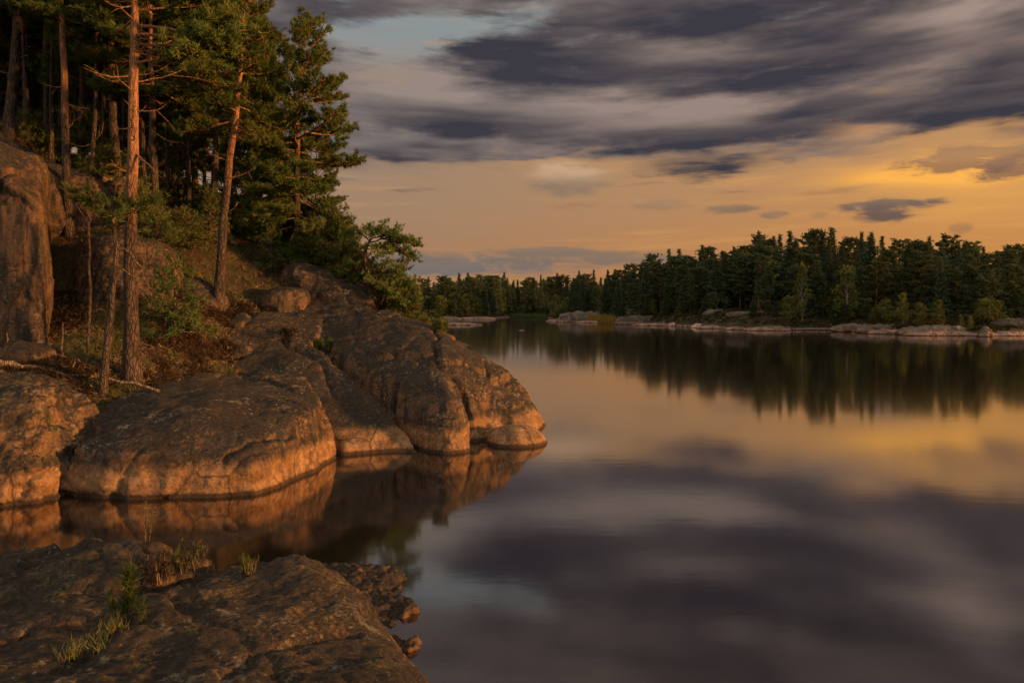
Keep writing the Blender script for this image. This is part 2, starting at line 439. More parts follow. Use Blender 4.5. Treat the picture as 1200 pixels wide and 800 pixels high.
def finish_rock(name, label, mat, V, Q, zmin, amp, fr, seed, layer, cat, group, pl=()):
    me = new_mesh(name, V, Q)
    N = np.empty(len(V)*3, np.float32); me.vertex_normals.foreach_get('vector', N); N = N.reshape(-1, 3)
    d = amp[0]*fbm(V, fr[0], 2, 0.5, seed)+amp[1]*fbm(V, fr[1], 3, 0.5, seed+5)
    rd = 1-np.abs(fbm(V*np.array([1, 1, 1.6]), fr[2], 3, 0.55, seed+9))
    d += amp[2]*(rd-0.7)*2
    mk = np.clip(0.6+1.2*fbm(V, 0.45, 2, 0.5, seed+21), 0.1, 1.2)
    for i, (sz, am, gr, w) in enumerate(pl): d += mk*plates(V, sz, am, gr, w, seed+i*3.7)
    if layer:                                   # exfoliation steps
        s_ = V[:, 2]*1.0+0.35*fbm(V, 0.5, 2, 0.5, seed+3)+0.15*V[:, 0]
        d -= layer*(np.abs((s_*2.2) % 1.0-0.5)*2)**6
    V2 = V+N*d[:, None]
    base = np.array([V2[:, 0].mean(), V2[:, 1].mean(), max(V2[:, 2].min(), zmin)])
    me.vertices.foreach_set('co', np.ascontiguousarray(V2-base, dtype=np.float32).ravel()); me.update()
    o = link(name, me, mat, None, base)
    tag(o, label, cat, group)
    ROCKS.append((V2, o))
    return o

# ------------------------------------------------------------------ materials
def new_mat(name):
    m = bpy.data.materials.new(name); m.use_nodes = True; E.nt = m.node_tree; m.node_tree.nodes.clear()
    return m
def finish(nt, shader):
    o = nt.nodes.new('ShaderNodeOutputMaterial'); nt.links.new(shader, o.inputs[0])
def principled(col, rough=0.8, normal=None, spec=0.3):
    n = E.nt.nodes.new('ShaderNodeBsdfPrincipled'); sock(E.nt, n.inputs['Base Color'], col)
    if isinstance(rough, E): sock(E.nt, n.inputs['Roughness'], rough)
    else: n.inputs['Roughness'].default_value = rough
    n.inputs['Specular IOR Level'].default_value = spec
    if normal is not None: sock(E.nt, n.inputs['Normal'], normal)
    return n.outputs[0]
def bump(height, strength, dist, normal=None):
    n = E.nt.nodes.new('ShaderNodeBump'); n.inputs['Strength'].default_value = strength; n.inputs['Distance'].default_value = dist
    sock(E.nt, n.inputs['Height'], height)
    if normal is not None: sock(E.nt, n.inputs['Normal'], normal)
    return E(n.outputs[0])
def geo():
    g = E.nt.nodes.new('ShaderNodeNewGeometry'); return E(g.outputs['Position']), E(g.outputs['Normal'])
def objc():
    return E(E.nt.nodes.new('ShaderNodeTexCoord').outputs['Object'])
def attr(name):
    n = E.nt.nodes.new('ShaderNodeAttribute'); n.attribute_name = name; return E(n.outputs['Fac'])

def rock_mat(name, dark=1.0, lichen=0.5, band=True, yellow=0.0, fine=1.0, pink=0.0, grey=0.45, rough=1.0, rust=0.7):
    m = new_mat(name); P, Nn = geo(); x, y, z = sep(P); nx, ny, nz = sep(Nn)
    def c(r, g, b): return (r*dark, g*dark, b*dark)
    n1 = noise(P, 0.75, 6, 0.6, 0.4); n2 = noise(P, 3.2, 8, 0.65, 0.3); n3 = noise(P, 15*fine, 8, 0.72); n4 = noise(P, 55*fine, 4, 0.6)
    nS = noise(vmul(P, (2.6, 2.6, 0.35)), 1.6, 5, 0.6, 0.3)
    col = ramp(n1*0.5+n2*0.5, [(0.34, c(0.042, 0.031, 0.023)), (0.46, c(0.085, 0.060, 0.041)), (0.57, c(0.14, 0.099, 0.064)), (0.70, c(0.23+pink*.04, 0.152, 0.096))])
    st = sstep(noise(vmul(P, (0.55, 0.55, 0.30), (2.2, 8.1, 0.7)), 1.0, 7, 0.64, 0.7), 0.52, 0.63)
    col = mix(st*0.75, col, mix(n3, c(0.018, 0.015, 0.012), c(0.060, 0.045, 0.033)))
    gp = sstep(noise(P, 0.9, 7, 0.66, 0.6), 0.50, 0.62)
    col = mix(gp*grey, col, mix(n3, c(0.10, 0.088, 0.068), c(0.24, 0.20, 0.145)))
    op = sstep(noise(vmul(P, (1, 1, 1), (7.1, 3.3, 1.2)), 0.8, 7, 0.66, 0.6), 0.52, 0.64)
    col = mix(op*rust, col, mix(n3, c(0.12, 0.062, 0.030), c(0.34, 0.185, 0.085)))
    # level tops carry a dark crust of lichen and humus
    topm = sstep(nz+(n2-0.5)*0.5, 0.55, 0.90)
    col = mix(topm*0.58*sstep(n1, 0.30, 0.55, 0.4, 1.0), col, mix(n3, c(0.022, 0.018, 0.014), c(0.075, 0.058, 0.040)))
    # rust on steep faces, dark seep streaks
    steep = sstep(nz, 0.80, 0.35)
    col = mix(steep*sstep(nS, 0.38, 0.62)*0.8, col, c(0.33, 0.175, 0.088))
    col = mix(steep*sstep(nS, 0.48, 0.36)*0.8, col, c(0.045, 0.034, 0.027))
    # black crust lichen on the upper sides
    blk = sstep(noise(P, 1.1, 8, 0.72, 0.8)+(1.0-steep)*0.13, 0.49, 0.61)*sstep(n3, 0.62, 0.40)
    col = mix(blk*0.85, col, c(0.038, 0.030, 0.025))
    # grey and pale lichen spots
    li = sstep(n2+(n3-0.5)*0.6, 0.57, 0.68)*sstep(noise(P, 0.6, 4, 0.6), 0.44, 0.60)
    col = mix(li*lichen, col, (0.30, 0.265, 0.195))
    vs = voro(vadd(P, noise(P, 9, 3, 0.5), 0.15), 7.5*fine, 'F1')
    spot = sstep(vs, 0.24, 0.14)*sstep(noise(P, 1.1, 4, 0.6), 0.48, 0.58)
    col = mix(spot*lichen*0.9, col, (0.38, 0.345, 0.27))
    if yellow:
        yl = sstep(noise(P, 2.3, 6, 0.66, 0.5), 0.53, 0.62)*sstep(n3, 0.40, 0.58)
        col = mix(yl*yellow, col, (0.34, 0.25, 0.07))
    # grain
    col = mix(1.0, col, ramp(n3*0.6+n4*0.4, [(0.30, (0.30, 0.29, 0.28)), (0.48, (0.85, 0.85, 0.85)), (0.60, (1.25, 1.22, 1.2)), (0.72, (2.0, 1.9, 1.8))]), 'MULTIPLY')
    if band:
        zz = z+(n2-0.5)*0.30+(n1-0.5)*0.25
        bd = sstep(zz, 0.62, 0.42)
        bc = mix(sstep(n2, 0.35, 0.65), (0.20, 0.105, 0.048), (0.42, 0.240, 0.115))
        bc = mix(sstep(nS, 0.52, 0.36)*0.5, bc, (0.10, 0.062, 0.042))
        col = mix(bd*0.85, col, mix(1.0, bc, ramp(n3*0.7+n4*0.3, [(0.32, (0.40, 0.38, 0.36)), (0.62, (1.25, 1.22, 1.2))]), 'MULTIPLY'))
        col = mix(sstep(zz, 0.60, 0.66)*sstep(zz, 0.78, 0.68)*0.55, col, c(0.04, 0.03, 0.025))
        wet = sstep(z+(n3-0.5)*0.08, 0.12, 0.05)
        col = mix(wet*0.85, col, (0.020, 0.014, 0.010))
    vd = voro(vadd(vmul(P, (1, 1, 0.5)), noise(P, 1.1, 3, 0.5), 0.5), 0.42)
    crack = sstep(vd, 0.0, 0.014)
    col = mix((1.0-crack)*0.6, col, (0.012, 0.010, 0.008))
    ht = n2*0.16+n3*0.36+n4*0.12+crack*0.06
    nrm = bump(ht, 1.0, 0.15*rough*fine**-0.5)
    finish(m.node_tree, principled(col, 0.82, nrm, 0.25))
    return m

M = {}
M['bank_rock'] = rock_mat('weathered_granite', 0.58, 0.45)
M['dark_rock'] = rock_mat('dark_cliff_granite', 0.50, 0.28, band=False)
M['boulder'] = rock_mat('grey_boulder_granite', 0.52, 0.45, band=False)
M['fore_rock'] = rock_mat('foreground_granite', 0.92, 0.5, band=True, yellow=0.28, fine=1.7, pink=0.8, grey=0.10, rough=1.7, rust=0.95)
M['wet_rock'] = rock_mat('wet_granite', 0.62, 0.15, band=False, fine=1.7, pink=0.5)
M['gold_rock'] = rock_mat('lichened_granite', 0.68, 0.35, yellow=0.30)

def ground_mat():
    m = new_mat('forest_floor'); P, Nn = geo()
    n1 = noise(P, 0.6, 5, 0.6, 0.5); n2 = noise(P, 4, 7, 0.65); n3 = noise(P, 22, 6, 0.7)
    col = ramp(n1*0.6+n2*0.4, [(0.32, (0.020, 0.016, 0.010)), (0.48, (0.046, 0.034, 0.020)), (0.60, (0.080, 0.056, 0.032)), (0.75, (0.14, 0.10, 0.06))])
    col = mix(sstep(noise(P, 0.9, 5, 0.6), 0.52, 0.62)*0.8, col, (0.045, 0.027, 0.018))
    col = mix(sstep(noise(P, 1.3, 5, 0.6, 0.6), 0.56, 0.66)*0.8, col, (0.035, 0.045, 0.012))
    col = mix(1.0, col, ramp(n3, [(0.3, (0.45, 0.45, 0.45)), (0.7, (1.6, 1.5, 1.4))]), 'MULTIPLY')
    finish(m.node_tree, principled(col, 0.9, bump(n2*0.5+n3*0.4, 1.0, 0.14), 0.1)); return m
M['ground'] = ground_mat()

def far_ground_mat():
    m = new_mat('far_shore_ground'); P, Nn = geo(); x, y, z = sep(P)
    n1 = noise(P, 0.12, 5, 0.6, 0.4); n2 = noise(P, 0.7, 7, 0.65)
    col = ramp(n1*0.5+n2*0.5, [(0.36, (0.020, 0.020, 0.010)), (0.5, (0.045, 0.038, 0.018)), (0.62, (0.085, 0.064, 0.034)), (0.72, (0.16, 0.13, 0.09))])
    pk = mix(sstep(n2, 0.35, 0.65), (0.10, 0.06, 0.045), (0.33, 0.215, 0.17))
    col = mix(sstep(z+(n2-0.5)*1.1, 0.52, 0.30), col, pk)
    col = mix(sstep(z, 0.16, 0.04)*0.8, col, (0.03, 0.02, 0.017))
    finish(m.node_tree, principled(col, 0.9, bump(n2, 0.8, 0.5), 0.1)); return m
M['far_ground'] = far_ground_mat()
def far_rock_mat(name, tone, pk_tone=1.0):
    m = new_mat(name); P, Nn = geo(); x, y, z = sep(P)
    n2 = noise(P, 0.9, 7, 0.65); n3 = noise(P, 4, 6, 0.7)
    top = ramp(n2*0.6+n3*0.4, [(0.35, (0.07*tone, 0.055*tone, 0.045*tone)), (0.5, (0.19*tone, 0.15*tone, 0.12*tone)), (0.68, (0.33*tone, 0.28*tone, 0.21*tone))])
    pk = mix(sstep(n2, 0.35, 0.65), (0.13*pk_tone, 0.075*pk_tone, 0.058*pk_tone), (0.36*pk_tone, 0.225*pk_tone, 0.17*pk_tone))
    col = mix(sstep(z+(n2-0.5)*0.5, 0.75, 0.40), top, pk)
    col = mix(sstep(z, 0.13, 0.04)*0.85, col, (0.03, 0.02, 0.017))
    finish(m.node_tree, principled(col, 0.85, bump(n3, 0.8, 0.25), 0.2)); return m
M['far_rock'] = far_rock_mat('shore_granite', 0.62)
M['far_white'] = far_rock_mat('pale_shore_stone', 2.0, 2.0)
M['far_dark'] = far_rock_mat('dark_shore_granite', 0.45)  # darker tone of the shore granite

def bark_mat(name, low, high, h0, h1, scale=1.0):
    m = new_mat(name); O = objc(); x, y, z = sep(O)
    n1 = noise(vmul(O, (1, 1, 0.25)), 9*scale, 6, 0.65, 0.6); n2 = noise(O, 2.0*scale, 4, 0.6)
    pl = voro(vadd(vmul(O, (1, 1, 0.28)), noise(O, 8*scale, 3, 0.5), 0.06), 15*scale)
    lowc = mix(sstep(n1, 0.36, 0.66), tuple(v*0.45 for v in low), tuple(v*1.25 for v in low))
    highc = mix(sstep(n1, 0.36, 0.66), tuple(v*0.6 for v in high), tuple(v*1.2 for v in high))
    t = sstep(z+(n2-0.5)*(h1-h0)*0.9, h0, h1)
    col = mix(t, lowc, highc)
    col = mix(sstep(pl, 0.10, 0.02)*sstep(t, 0.9, 0.2)*0.8, col, (0.018, 0.013, 0.010))
    finish(m.node_tree, principled(col, 0.85, bump(sstep(pl, 0, 0.2)*0.6+n1*0.5, 0.9, 0.05), 0.15)); return m
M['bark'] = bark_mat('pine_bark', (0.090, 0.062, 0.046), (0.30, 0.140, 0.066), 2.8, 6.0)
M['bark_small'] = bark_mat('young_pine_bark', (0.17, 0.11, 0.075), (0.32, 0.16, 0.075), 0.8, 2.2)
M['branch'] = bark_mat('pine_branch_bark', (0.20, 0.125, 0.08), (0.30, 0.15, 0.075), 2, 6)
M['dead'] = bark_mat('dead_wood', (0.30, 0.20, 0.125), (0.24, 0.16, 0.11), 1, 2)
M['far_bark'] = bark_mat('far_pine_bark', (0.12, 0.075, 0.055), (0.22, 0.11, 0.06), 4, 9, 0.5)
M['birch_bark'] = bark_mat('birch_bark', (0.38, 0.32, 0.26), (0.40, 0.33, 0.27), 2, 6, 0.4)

def leaf_mat(name, a, b, c, trans=0.25):
    m = new_mat(name); t = attr('tint')
    inf = E.nt.nodes.new('ShaderNodeObjectInfo'); rnd = E(inf.outputs['Random'])
    col = ramp(t, [(0.0, a), (0.55, b), (1.0, c)])
    hs = E.nt.nodes.new('ShaderNodeHueSaturation'); sock(E.nt, hs.inputs['Color'], col)
    sock(E.nt, hs.inputs['Value'], rnd*0.5+0.75); sock(E.nt, hs.inputs['Hue'], rnd*0.03+0.485)
    d = E.nt.nodes.new('ShaderNodeBsdfDiffuse'); nt_ = E.nt; nt_.links.new(hs.outputs[0], d.inputs[0])
    tr = E.nt.nodes.new('ShaderNodeBsdfTranslucent'); nt_.links.new(hs.outputs[0], tr.inputs[0])
    mx = E.nt.nodes.new('ShaderNodeMixShader'); mx.inputs[0].default_value = trans
    nt_.links.new(d.outputs[0], mx.inputs[1]); nt_.links.new(tr.outputs[0], mx.inputs[2])
    finish(nt_, mx.outputs[0]); return m
M['needles'] = leaf_mat('pine_needles', (0.055, 0.085, 0.025), (0.098, 0.130, 0.034), (0.155, 0.160, 0.042))
M['young_needles'] = leaf_mat('young_pine_needles', (0.036, 0.060, 0.018), (0.060, 0.090, 0.025), (0.10, 0.12, 0.035))
M['far_pine'] = leaf_mat('far_pine_needles', (0.055, 0.072, 0.036), (0.085, 0.105, 0.050), (0.12, 0.13, 0.058), 0.2)
M['far_spruce'] = leaf_mat('far_spruce_needles', (0.046, 0.064, 0.037), (0.072, 0.094, 0.050), (0.10, 0.118, 0.058), 0.15)
M['far_birch'] = leaf_mat('far_birch_leaves', (0.085, 0.105, 0.030), (0.135, 0.150, 0.040), (0.20, 0.185, 0.050), 0.3)
M['heather'] = leaf_mat('heather_sprigs', (0.030, 0.022, 0.014), (0.055, 0.037, 0.022), (0.085, 0.058, 0.032), 0.2)
M['grass'] = leaf_mat('grass_blades', (0.06, 0.075, 0.022), (0.11, 0.115, 0.035), (0.18, 0.15, 0.06), 0.3)
M['reeds'] = leaf_mat('yellow_reeds', (0.22, 0.16, 0.035), (0.36, 0.26, 0.05), (0.46, 0.33, 0.07), 0.3)
M['greenreeds'] = leaf_mat('green_reeds', (0.05, 0.08, 0.03), (0.08, 0.11, 0.04), (0.11, 0.14, 0.05), 0.3)
M['litter'] = leaf_mat('needle_litter', (0.06, 0.040, 0.024), (0.13, 0.085, 0.048), (0.26, 0.18, 0.105), 0.0)
M['planks'] = bark_mat('grey_jetty_planks', (0.30, 0.25, 0.22), (0.30, 0.25, 0.22), 1, 2)

def water_mat():
    m = new_mat('lake_water'); P, Nn = geo()
    w1 = noise(vmul(P, (0.9, 2.2, 1)), 1.3, 4, 0.6); w2 = noise(vmul(P, (0.25, 0.6, 1)), 0.5, 3, 0.5)
    nrm = bump(w1*0.25+w2, 0.03, 0.10)
    g = E.nt.nodes.new('ShaderNodeBsdfGlossy'); g.inputs['Roughness'].default_value = 0.07
    g.inputs['Color'].default_value = (0.95, 0.93, 0.92, 1); sock(E.nt, g.inputs['Normal'], nrm)
    d = E.nt.nodes.new('ShaderNodeBsdfDiffuse'); d.inputs['Color'].default_value = (0.016, 0.011, 0.009, 1)
    tr = E.nt.nodes.new('ShaderNodeBsdfTransparent'); tr.inputs['Color'].default_value = (0.42, 0.26, 0.16, 1)
    m1 = E.nt.nodes.new('ShaderNodeMixShader'); m1.inputs[0].default_value = 0.55
    E.nt.links.new(d.outputs[0], m1.inputs[1]); E.nt.links.new(tr.outputs[0], m1.inputs[2])
    f = E.nt.nodes.new('ShaderNodeLayerWeight'); f.inputs['Blend'].default_value = 0.5
    fr_ = E(f.outputs['Facing']).pw(2.3)*0.88+0.07
    m2 = E.nt.nodes.new('ShaderNodeMixShader'); E.nt.links.new(fr_.s, m2.inputs[0])
    E.nt.links.new(m1.outputs[0], m2.inputs[1]); E.nt.links.new(g.outputs[0], m2.inputs[2])
    finish(m.node_tree, m2.outputs[0]); return m
M['water'] = water_mat()
def bed_mat():
    m = new_mat('lake_bed_mud'); P, Nn = geo(); n = noise(P, 0.4, 5, 0.6)
    finish(m.node_tree, principled(mix(n, (0.012, 0.009, 0.006), (0.03, 0.02, 0.012)), 0.95, None, 0)); return m
M['bed'] = bed_mat()

# ------------------------------------------------------------------ setting
def plane(name, s, z, mat):
    v = np.array([[-s, -s, 0], [s, -s, 0], [s, s, 0], [-s, s, 0]], float)
    o = link(name, new_mesh(name, v, np.array([[0, 1, 2, 3]]), False), mat, None, (0, 0, z)); return tag(o, kind='structure')
plane('water', 3000, 0.0, M['water'])
plane('ground', 3000, -3.0, M['bed'])

# left bank: thin plate spline through surveyed points
CP = [(-9.0, 13.4, 0.0), (-8.7, 14.4, 0.9), at(122, 458, 15.3), at(155, 445, 16), at(200, 425, 17), at(230, 440, 17.3), at(60, 415, 16.4), at(100, 400, 17.5),
      at(110, 375, 18.5), at(200, 392, 18.5), at(218, 350, 20), at(255, 362, 21), at(300, 332, 23), at(330, 312, 25), at(390, 340, 24.5), at(440, 362, 25),
      at(350, 301, 26), at(250, 270, 26), at(200, 250, 26), at(178, 256, 23), at(90, 252, 24), at(80, 275, 22), at(135, 235, 24), at(120, 222, 28), at(60, 190, 26), at(10, 158, 24),
      (-15, 36, 9.5), (-9, 38, 7), (-5, 34, 2.2), (-27, 26, 11), (-35, 40, 11), (-22, 52, 8), (-6, 50, -0.5), (3, 42, -2.4), (0, 58, -2), (-15, 62, 4), (-35, 62, 6),
      (-14, 14, 1.9), (-20, 15, 3.0), (-30, 16, 5), (-20, 9, -1.2), (-12, 10.5, -1.2), (-30, 8, -1), (-7, 13.2, -0.9), (-5.5, 14, -0.6), (-4.3, 15.6, -0.4), (-4, 18, 1.4), (-5.5, 17.5, 1.2), (-2.6, 18.2, -0.2), (-1, 19, -0.8), (0.9, 20.5, -1.4),
      (-3.5, 21.5, 2.2), (-1.5, 23, 0.5), (-6.3, 20.5, 2.4), (-14.5, 20, 4.2), (-13.2, 17.3, 2.6)]
CP = [c for c in CP if not (-10.3 < c[0] < 1.2 and 12 < c[1] < 24.3 and c[2] < 3.0 and not (c[0] < -8.6 and c[1] < 17))]
CP += [(-6.35, 15.2, 0.6), (-5, 16.6, 0.4), (-7.6, 15.8, 0.9), (-4.3, 19, 0.9), (-6.2, 19.4, 1.5), (-2.6, 19, 0.6), (-1, 20.2, 0.2), (0.6, 20.5, -0.9), (-3.4, 21.8, 2.1), (-5.5, 21.6, 2.7), (-7.6, 19.2, 1.9), (-2, 23, 0.2), (0.3, 23, -1), (-4, 24.5, 1.6), (-3.6, 16.6, -0.6), (-1.4, 17.6, -0.9), (-5.5, 13.6, -0.8), (-8, 12.4, -1), (-1, 26, -1.3), (-3, 28, 0.0), (1, 24, -1.8), (2, 28, -2.3), (0, 25, -1.5), (-1.2, 24.8, -0.8), (-2.2, 25.8, -0.2), (-3.6, 26.5, 0.8), (-2, 31, -0.9), (0, 33, -1.8), (-3, 24.4, 0.9), (-1.8, 28.5, -0.9)]
CP = np.array(CP)
def _tps(r): return np.where(r > 1e-6, r*r*np.log(r+1e-9), 0)
_n = len(CP); _A = np.zeros((_n+3, _n+3))
_A[:_n, :_n] = _tps(np.linalg.norm(CP[:, None, :2]-CP[None, :, :2], axis=2))+np.eye(_n)*0.15
_A[:_n, _n] = 1; _A[:_n, _n+1:] = CP[:, :2]; _A[_n:, :_n] = _A[:_n, _n:].T
_W = np.linalg.solve(_A, np.concatenate([CP[:, 2], [0, 0, 0]]))
def bank_z(xy):
    xy = np.asarray(xy, float).reshape(-1, 2)
    z = _tps(np.linalg.norm(xy[:, None]-CP[None, :, :2], axis=2))@_W[:_n]+_W[_n]+xy@_W[_n+1:]
    z = np.clip(z, -2.6, 12)
    p = np.c_[xy, np.zeros(len(xy))]
    return z+0.12*fbm(p, 0.7, 3)+0.05*fbm(p, 2.6, 3, 0.55, 3.0)
def bz(x, y): return float(bank_z([[x, y]])[0])
gx = np.linspace(-40, 5, 300); gy = np.linspace(7, 66, 360)
G = np.stack(np.meshgrid(gx, gy, indexing='ij'), -1).reshape(-1, 2)
Z = bank_z(G)
ii = (np.arange(299)[:, None]*360+np.arange(359)[None, :]).ravel()
o = link('forest_ground', new_mesh('forest_ground', np.c_[G, Z], np.stack([ii, ii+360, ii+361, ii+1], -1)), M['ground']); tag(o, kind='structure')

# far land: strips that follow the shoreline
SH = np.array([(-1400, 160), (-400, 190), (300, 215), (440, 225), (480, 232), (580, 250), (596, 290), (640, 286), (652, 200), (690, 176), (720, 166), (800, 134), (860, 116), (920, 109), (985, 107), (1060, 95), (1155, 87), (1200, 92), (1300, 96), (1600, 110), (2400, 140)], float)
def shore_Y(px): return np.interp(px, SH[:, 0], SH[:, 1])
def far_h(px, d):
    Y = shore_Y(px)+d; x = (px-600)/FPX*Y
    h = np.interp(d, [-30, -8, 0, 2, 10, 30, 90, 260, 700], [-2.8, -1.2, -0.08, 0.45, 1.3, 2.6, 4.5, 8, 9])
    h = h+np.where(d > 0, 1.7*np.exp(-((px-862)/48)**2-((d-9)/7)**2)+4.5*np.exp(-((px-1245)/50)**2-((d-18)/12)**2)+1.0*np.exp(-((px-790)/30)**2-((d-7)/6)**2)+2.0*np.exp(-((px-1000)/150)**2-((d-60)/45)**2), 0)
    p = np.stack([x, Y, np.zeros_like(x)], -1).reshape(-1, 3)
    w = np.clip((d+2)/5, 0, 1); ns = 0.42*np.exp(-((d-0.5)/4)**2)*fbm(p, 0.22, 4, 0.6, 31).reshape(h.shape); h = h+ns
    return h+w*(0.35*fbm(p, 0.11, 4, 0.55)+0.12*fbm(p, 0.6, 3)).reshape(h.shape), x, Y
pxs = np.concatenate([np.linspace(-1400, 440, 60), np.linspace(450, 1260, 420), np.linspace(1275, 2400, 50)])
ds = np.concatenate([np.linspace(-30, -6, 5), np.linspace(-5, 20, 34), np.linspace(22, 120, 40), np.linspace(140, 700, 16)])
PX, DD = np.meshgrid(pxs, ds, indexing='ij'); H, X, Y = far_h(PX, DD)
a, b = PX.shape; ii = (np.arange(a-1)[:, None]*b+np.arange(b-1)[None, :]).ravel()
o = link('far_shore_land', new_mesh('far_shore_land', np.stack([X, Y, H], -1).reshape(-1, 3), np.stack([ii, ii+b, ii+b+1, ii+1], -1)), M['far_ground']); tag(o, kind='structure')
def far_at(px, d):
    h, x, y = far_h(np.array([float(px)]), np.array([float(d)])); return float(x[0]), float(y[0]), float(h[0])

# ------------------------------------------------------------------ rocks of the bank
BR = M['bank_rock']
def wl(px, py):
    Yd = CAM_H*FPX/(py-HOR); return ((px-600)/FPX*Yd, Yd)
def rows(L): return [at(*q) for q in L]
# low dome at the water, left of centre
PE = rows([(110, 505, 13.7), (230, 470, 14.6), (150, 482, 14.2), (300, 480, 14.6), (350, 482, 14.9), (378, 488, 15.3), (230, 455, 15.8), (300, 460, 16.2), (370, 475, 16.4), (230, 498, 13.4), (230, 530, 12.95), (150, 515, 13.1), (320, 520, 13.5),
           (90, 520, 13.2), (160, 468, 15.0), (300, 455, 17.2), (200, 452, 16.2), (368, 520, 14.7), (340, 452, 17.6), (320, 438, 18.4), (280, 430, 18.8), (240, 436, 17.8), (200, 446, 16.9)])
hrock('granite_outcrop', 'broad low granite dome with an orange waterline band below the tallest front pine', BR, PE,
      [wl(66, 578), wl(90, 582), wl(150, 584), wl(250, 584), wl(295, 580), wl(335, 568), wl(370, 550), (-4.15, 16.0), (-4.6, 17.4), (-5.3, 19.0), (-7.2, 19.2), (-8.6, 17.6), (-9.2, 16.0), (-9.1, 14.2)],
      0.055, 4.5, k=0.40, grooves=[([wl(245, 584), (-4.9, 13.6), (-4.5, 14.6), (-4.2, 15.6)], 0.05, 0.12), ([(-8.1, 12.6), (-8.0, 13.4), (-7.7, 14.6)], 0.06, 0.10), ([(-5.6, 15.9), (-5.0, 15.4), (-4.2, 14.9)], 0.05, 0.07)], seed=1.3, amp=(0.07, 0.025, 0.015), pl=((1.7, 0.085, 0.035, 0.03), (0.55, 0.026, 0.016, 0.04)))
# rock at the left edge of the photo
PF = rows([(0, 447, 13.6), (50, 455, 13.6), (85, 475, 13.5), (100, 490, 13.4), (0, 500, 12.5), (60, 510, 12.7), (30, 470, 13.0), (-80, 450, 13.4), (-80, 430, 14.6), (0, 435, 14.8), (70, 448, 14.8), (95, 462, 15), (-200, 430, 13.5), (-300, 400, 15), (-200, 400, 16), (60, 545, 12.55)])
hrock('granite_outcrop', 'steep golden lichened granite rock at the left edge above the dark water', M['gold_rock'], PF,
      [(-15, 12.2), wl(-160, 590), wl(-60, 596), wl(0, 597), wl(50, 590), wl(67, 583), (-8.45, 13.2), (-8.3, 14.2), (-8.6, 15.2), (-9.5, 16), (-12, 16.5), (-15, 16)],
      0.055, 3.4, k=0.6, grooves=[([(-9.3, 12.2), (-9.25, 13), (-9.6, 14.2)], 0.07, 0.10), ([(-10.4, 12), (-10.2, 13.2), (-10.6, 14)], 0.06, 0.08), ([(-8.9, 12.6), (-8.8, 13.4)], 0.05, 0.08)], seed=4.1, amp=(0.13, 0.08, 0.035), layer=0.05, pl=((0.9, 0.07, 0.06, 0.06), (0.4, 0.03, 0.03, 0.07)))
# the whole whaleback from the leaning pine down to the point
PA = rows([(255, 366, 21), (300, 374, 20.8), (330, 366, 21.6), (365, 356, 23), (400, 358, 22.5), (430, 361, 22.3), (470, 370, 22), (510, 385, 21.5), (540, 402, 21), (560, 415, 20.8), (585, 430, 20.6), (600, 440, 20.4), (620, 458, 20.2), (632, 474, 20), (637, 490, 19.9),
           (540, 472, 17.0), (530, 450, 17.7), (500, 430, 18.4), (470, 405, 19.6), (440, 385, 20.8), (545, 500, 16.8), (485, 515, 16.85), (460, 490, 17.4), (430, 455, 18.3), (405, 430, 19.1), (385, 410, 19.9), (500, 480, 17.1), (470, 450, 18.0),
           (440, 502, 17.0), (400, 492, 17.2), (380, 472, 17.6), (330, 450, 18.3), (280, 430, 18.9), (240, 432, 18.1), (300, 400, 20), (260, 398, 19.7), (222, 412, 18.6), (215, 435, 17.6), (350, 425, 19), (350, 395, 20.4),
           (600, 492, 18.6), (580, 468, 18.9), (572, 445, 19.4), (612, 470, 19.3), (560, 490, 17.9)])
PA += [(-6.0, 24.6, 3.3), (-4, 24.6, 2.6), (-2.6, 24.0, 1.9), (-1.2, 23.2, 1.0), (0.2, 22.4, 0.0), (-3, 26, 0.6), (-8.5, 22.5, 3.5)]
hrock('granite_outcrop', 'long granite whaleback sloping from the leaning pine down to the dark point in the lake', BR, PA,
      [wl(396, 536), wl(440, 532), wl(485, 531), wl(500, 533), wl(549, 531), wl(556, 519), (-0.5, 18.3), (0.35, 18.6), wl(637, 505), (1.0, 20.4), (0.75, 21.8), (-0.3, 23.5), (-2.0, 25.2), (-4.5, 26), (-7, 25), (-9.3, 22.8), (-9.9, 20.3), (-9.3, 18.2), (-7.6, 17.0), (-5.4, 16.9), (-4.3, 16.5)],
      0.06, 2.8, k=0.7, grooves=[([wl(508, 531), at(484, 500, 17.2)[:2], at(455, 470, 17.9)[:2], at(424, 440, 18.8)[:2], at(392, 415, 19.7)[:2], at(375, 400, 20.4)[:2]], 0.13, 0.95),
                ([wl(552, 526), at(556, 480, 17.8)[:2], at(545, 455, 18.4)[:2], at(515, 440, 18.6)[:2], at(490, 425, 19.0)[:2], at(455, 412, 19.6)[:2]], 0.11, 0.36),
                ([at(512, 440, 18.6)[:2], at(512, 410, 19.9)[:2], at(510, 385, 21.4)[:2]], 0.06, 0.14), ([at(570, 500, 18.2)[:2], at(575, 460, 19)[:2], at(568, 430, 20)[:2]], 0.09, 0.12),
                ([at(290, 385, 20.5)[:2], at(330, 400, 20.2)[:2], at(375, 425, 19.3)[:2], at(395, 460, 18)[:2]], 0.09, 0.16), ([at(215, 400, 19)[:2], at(260, 415, 19)[:2], at(300, 405, 19.8)[:2]], 0.10, 0.2), ([at(225, 440, 17.6)[:2], at(300, 445, 18.3)[:2], at(370, 470, 17.6)[:2]], 0.07, 0.10)],
      seed=7.7, amp=(0.07, 0.025, 0.016), pl=((1.9, 0.10, 0.05, 0.030), (0.62, 0.030, 0.018, 0.04)), rag=0.15)
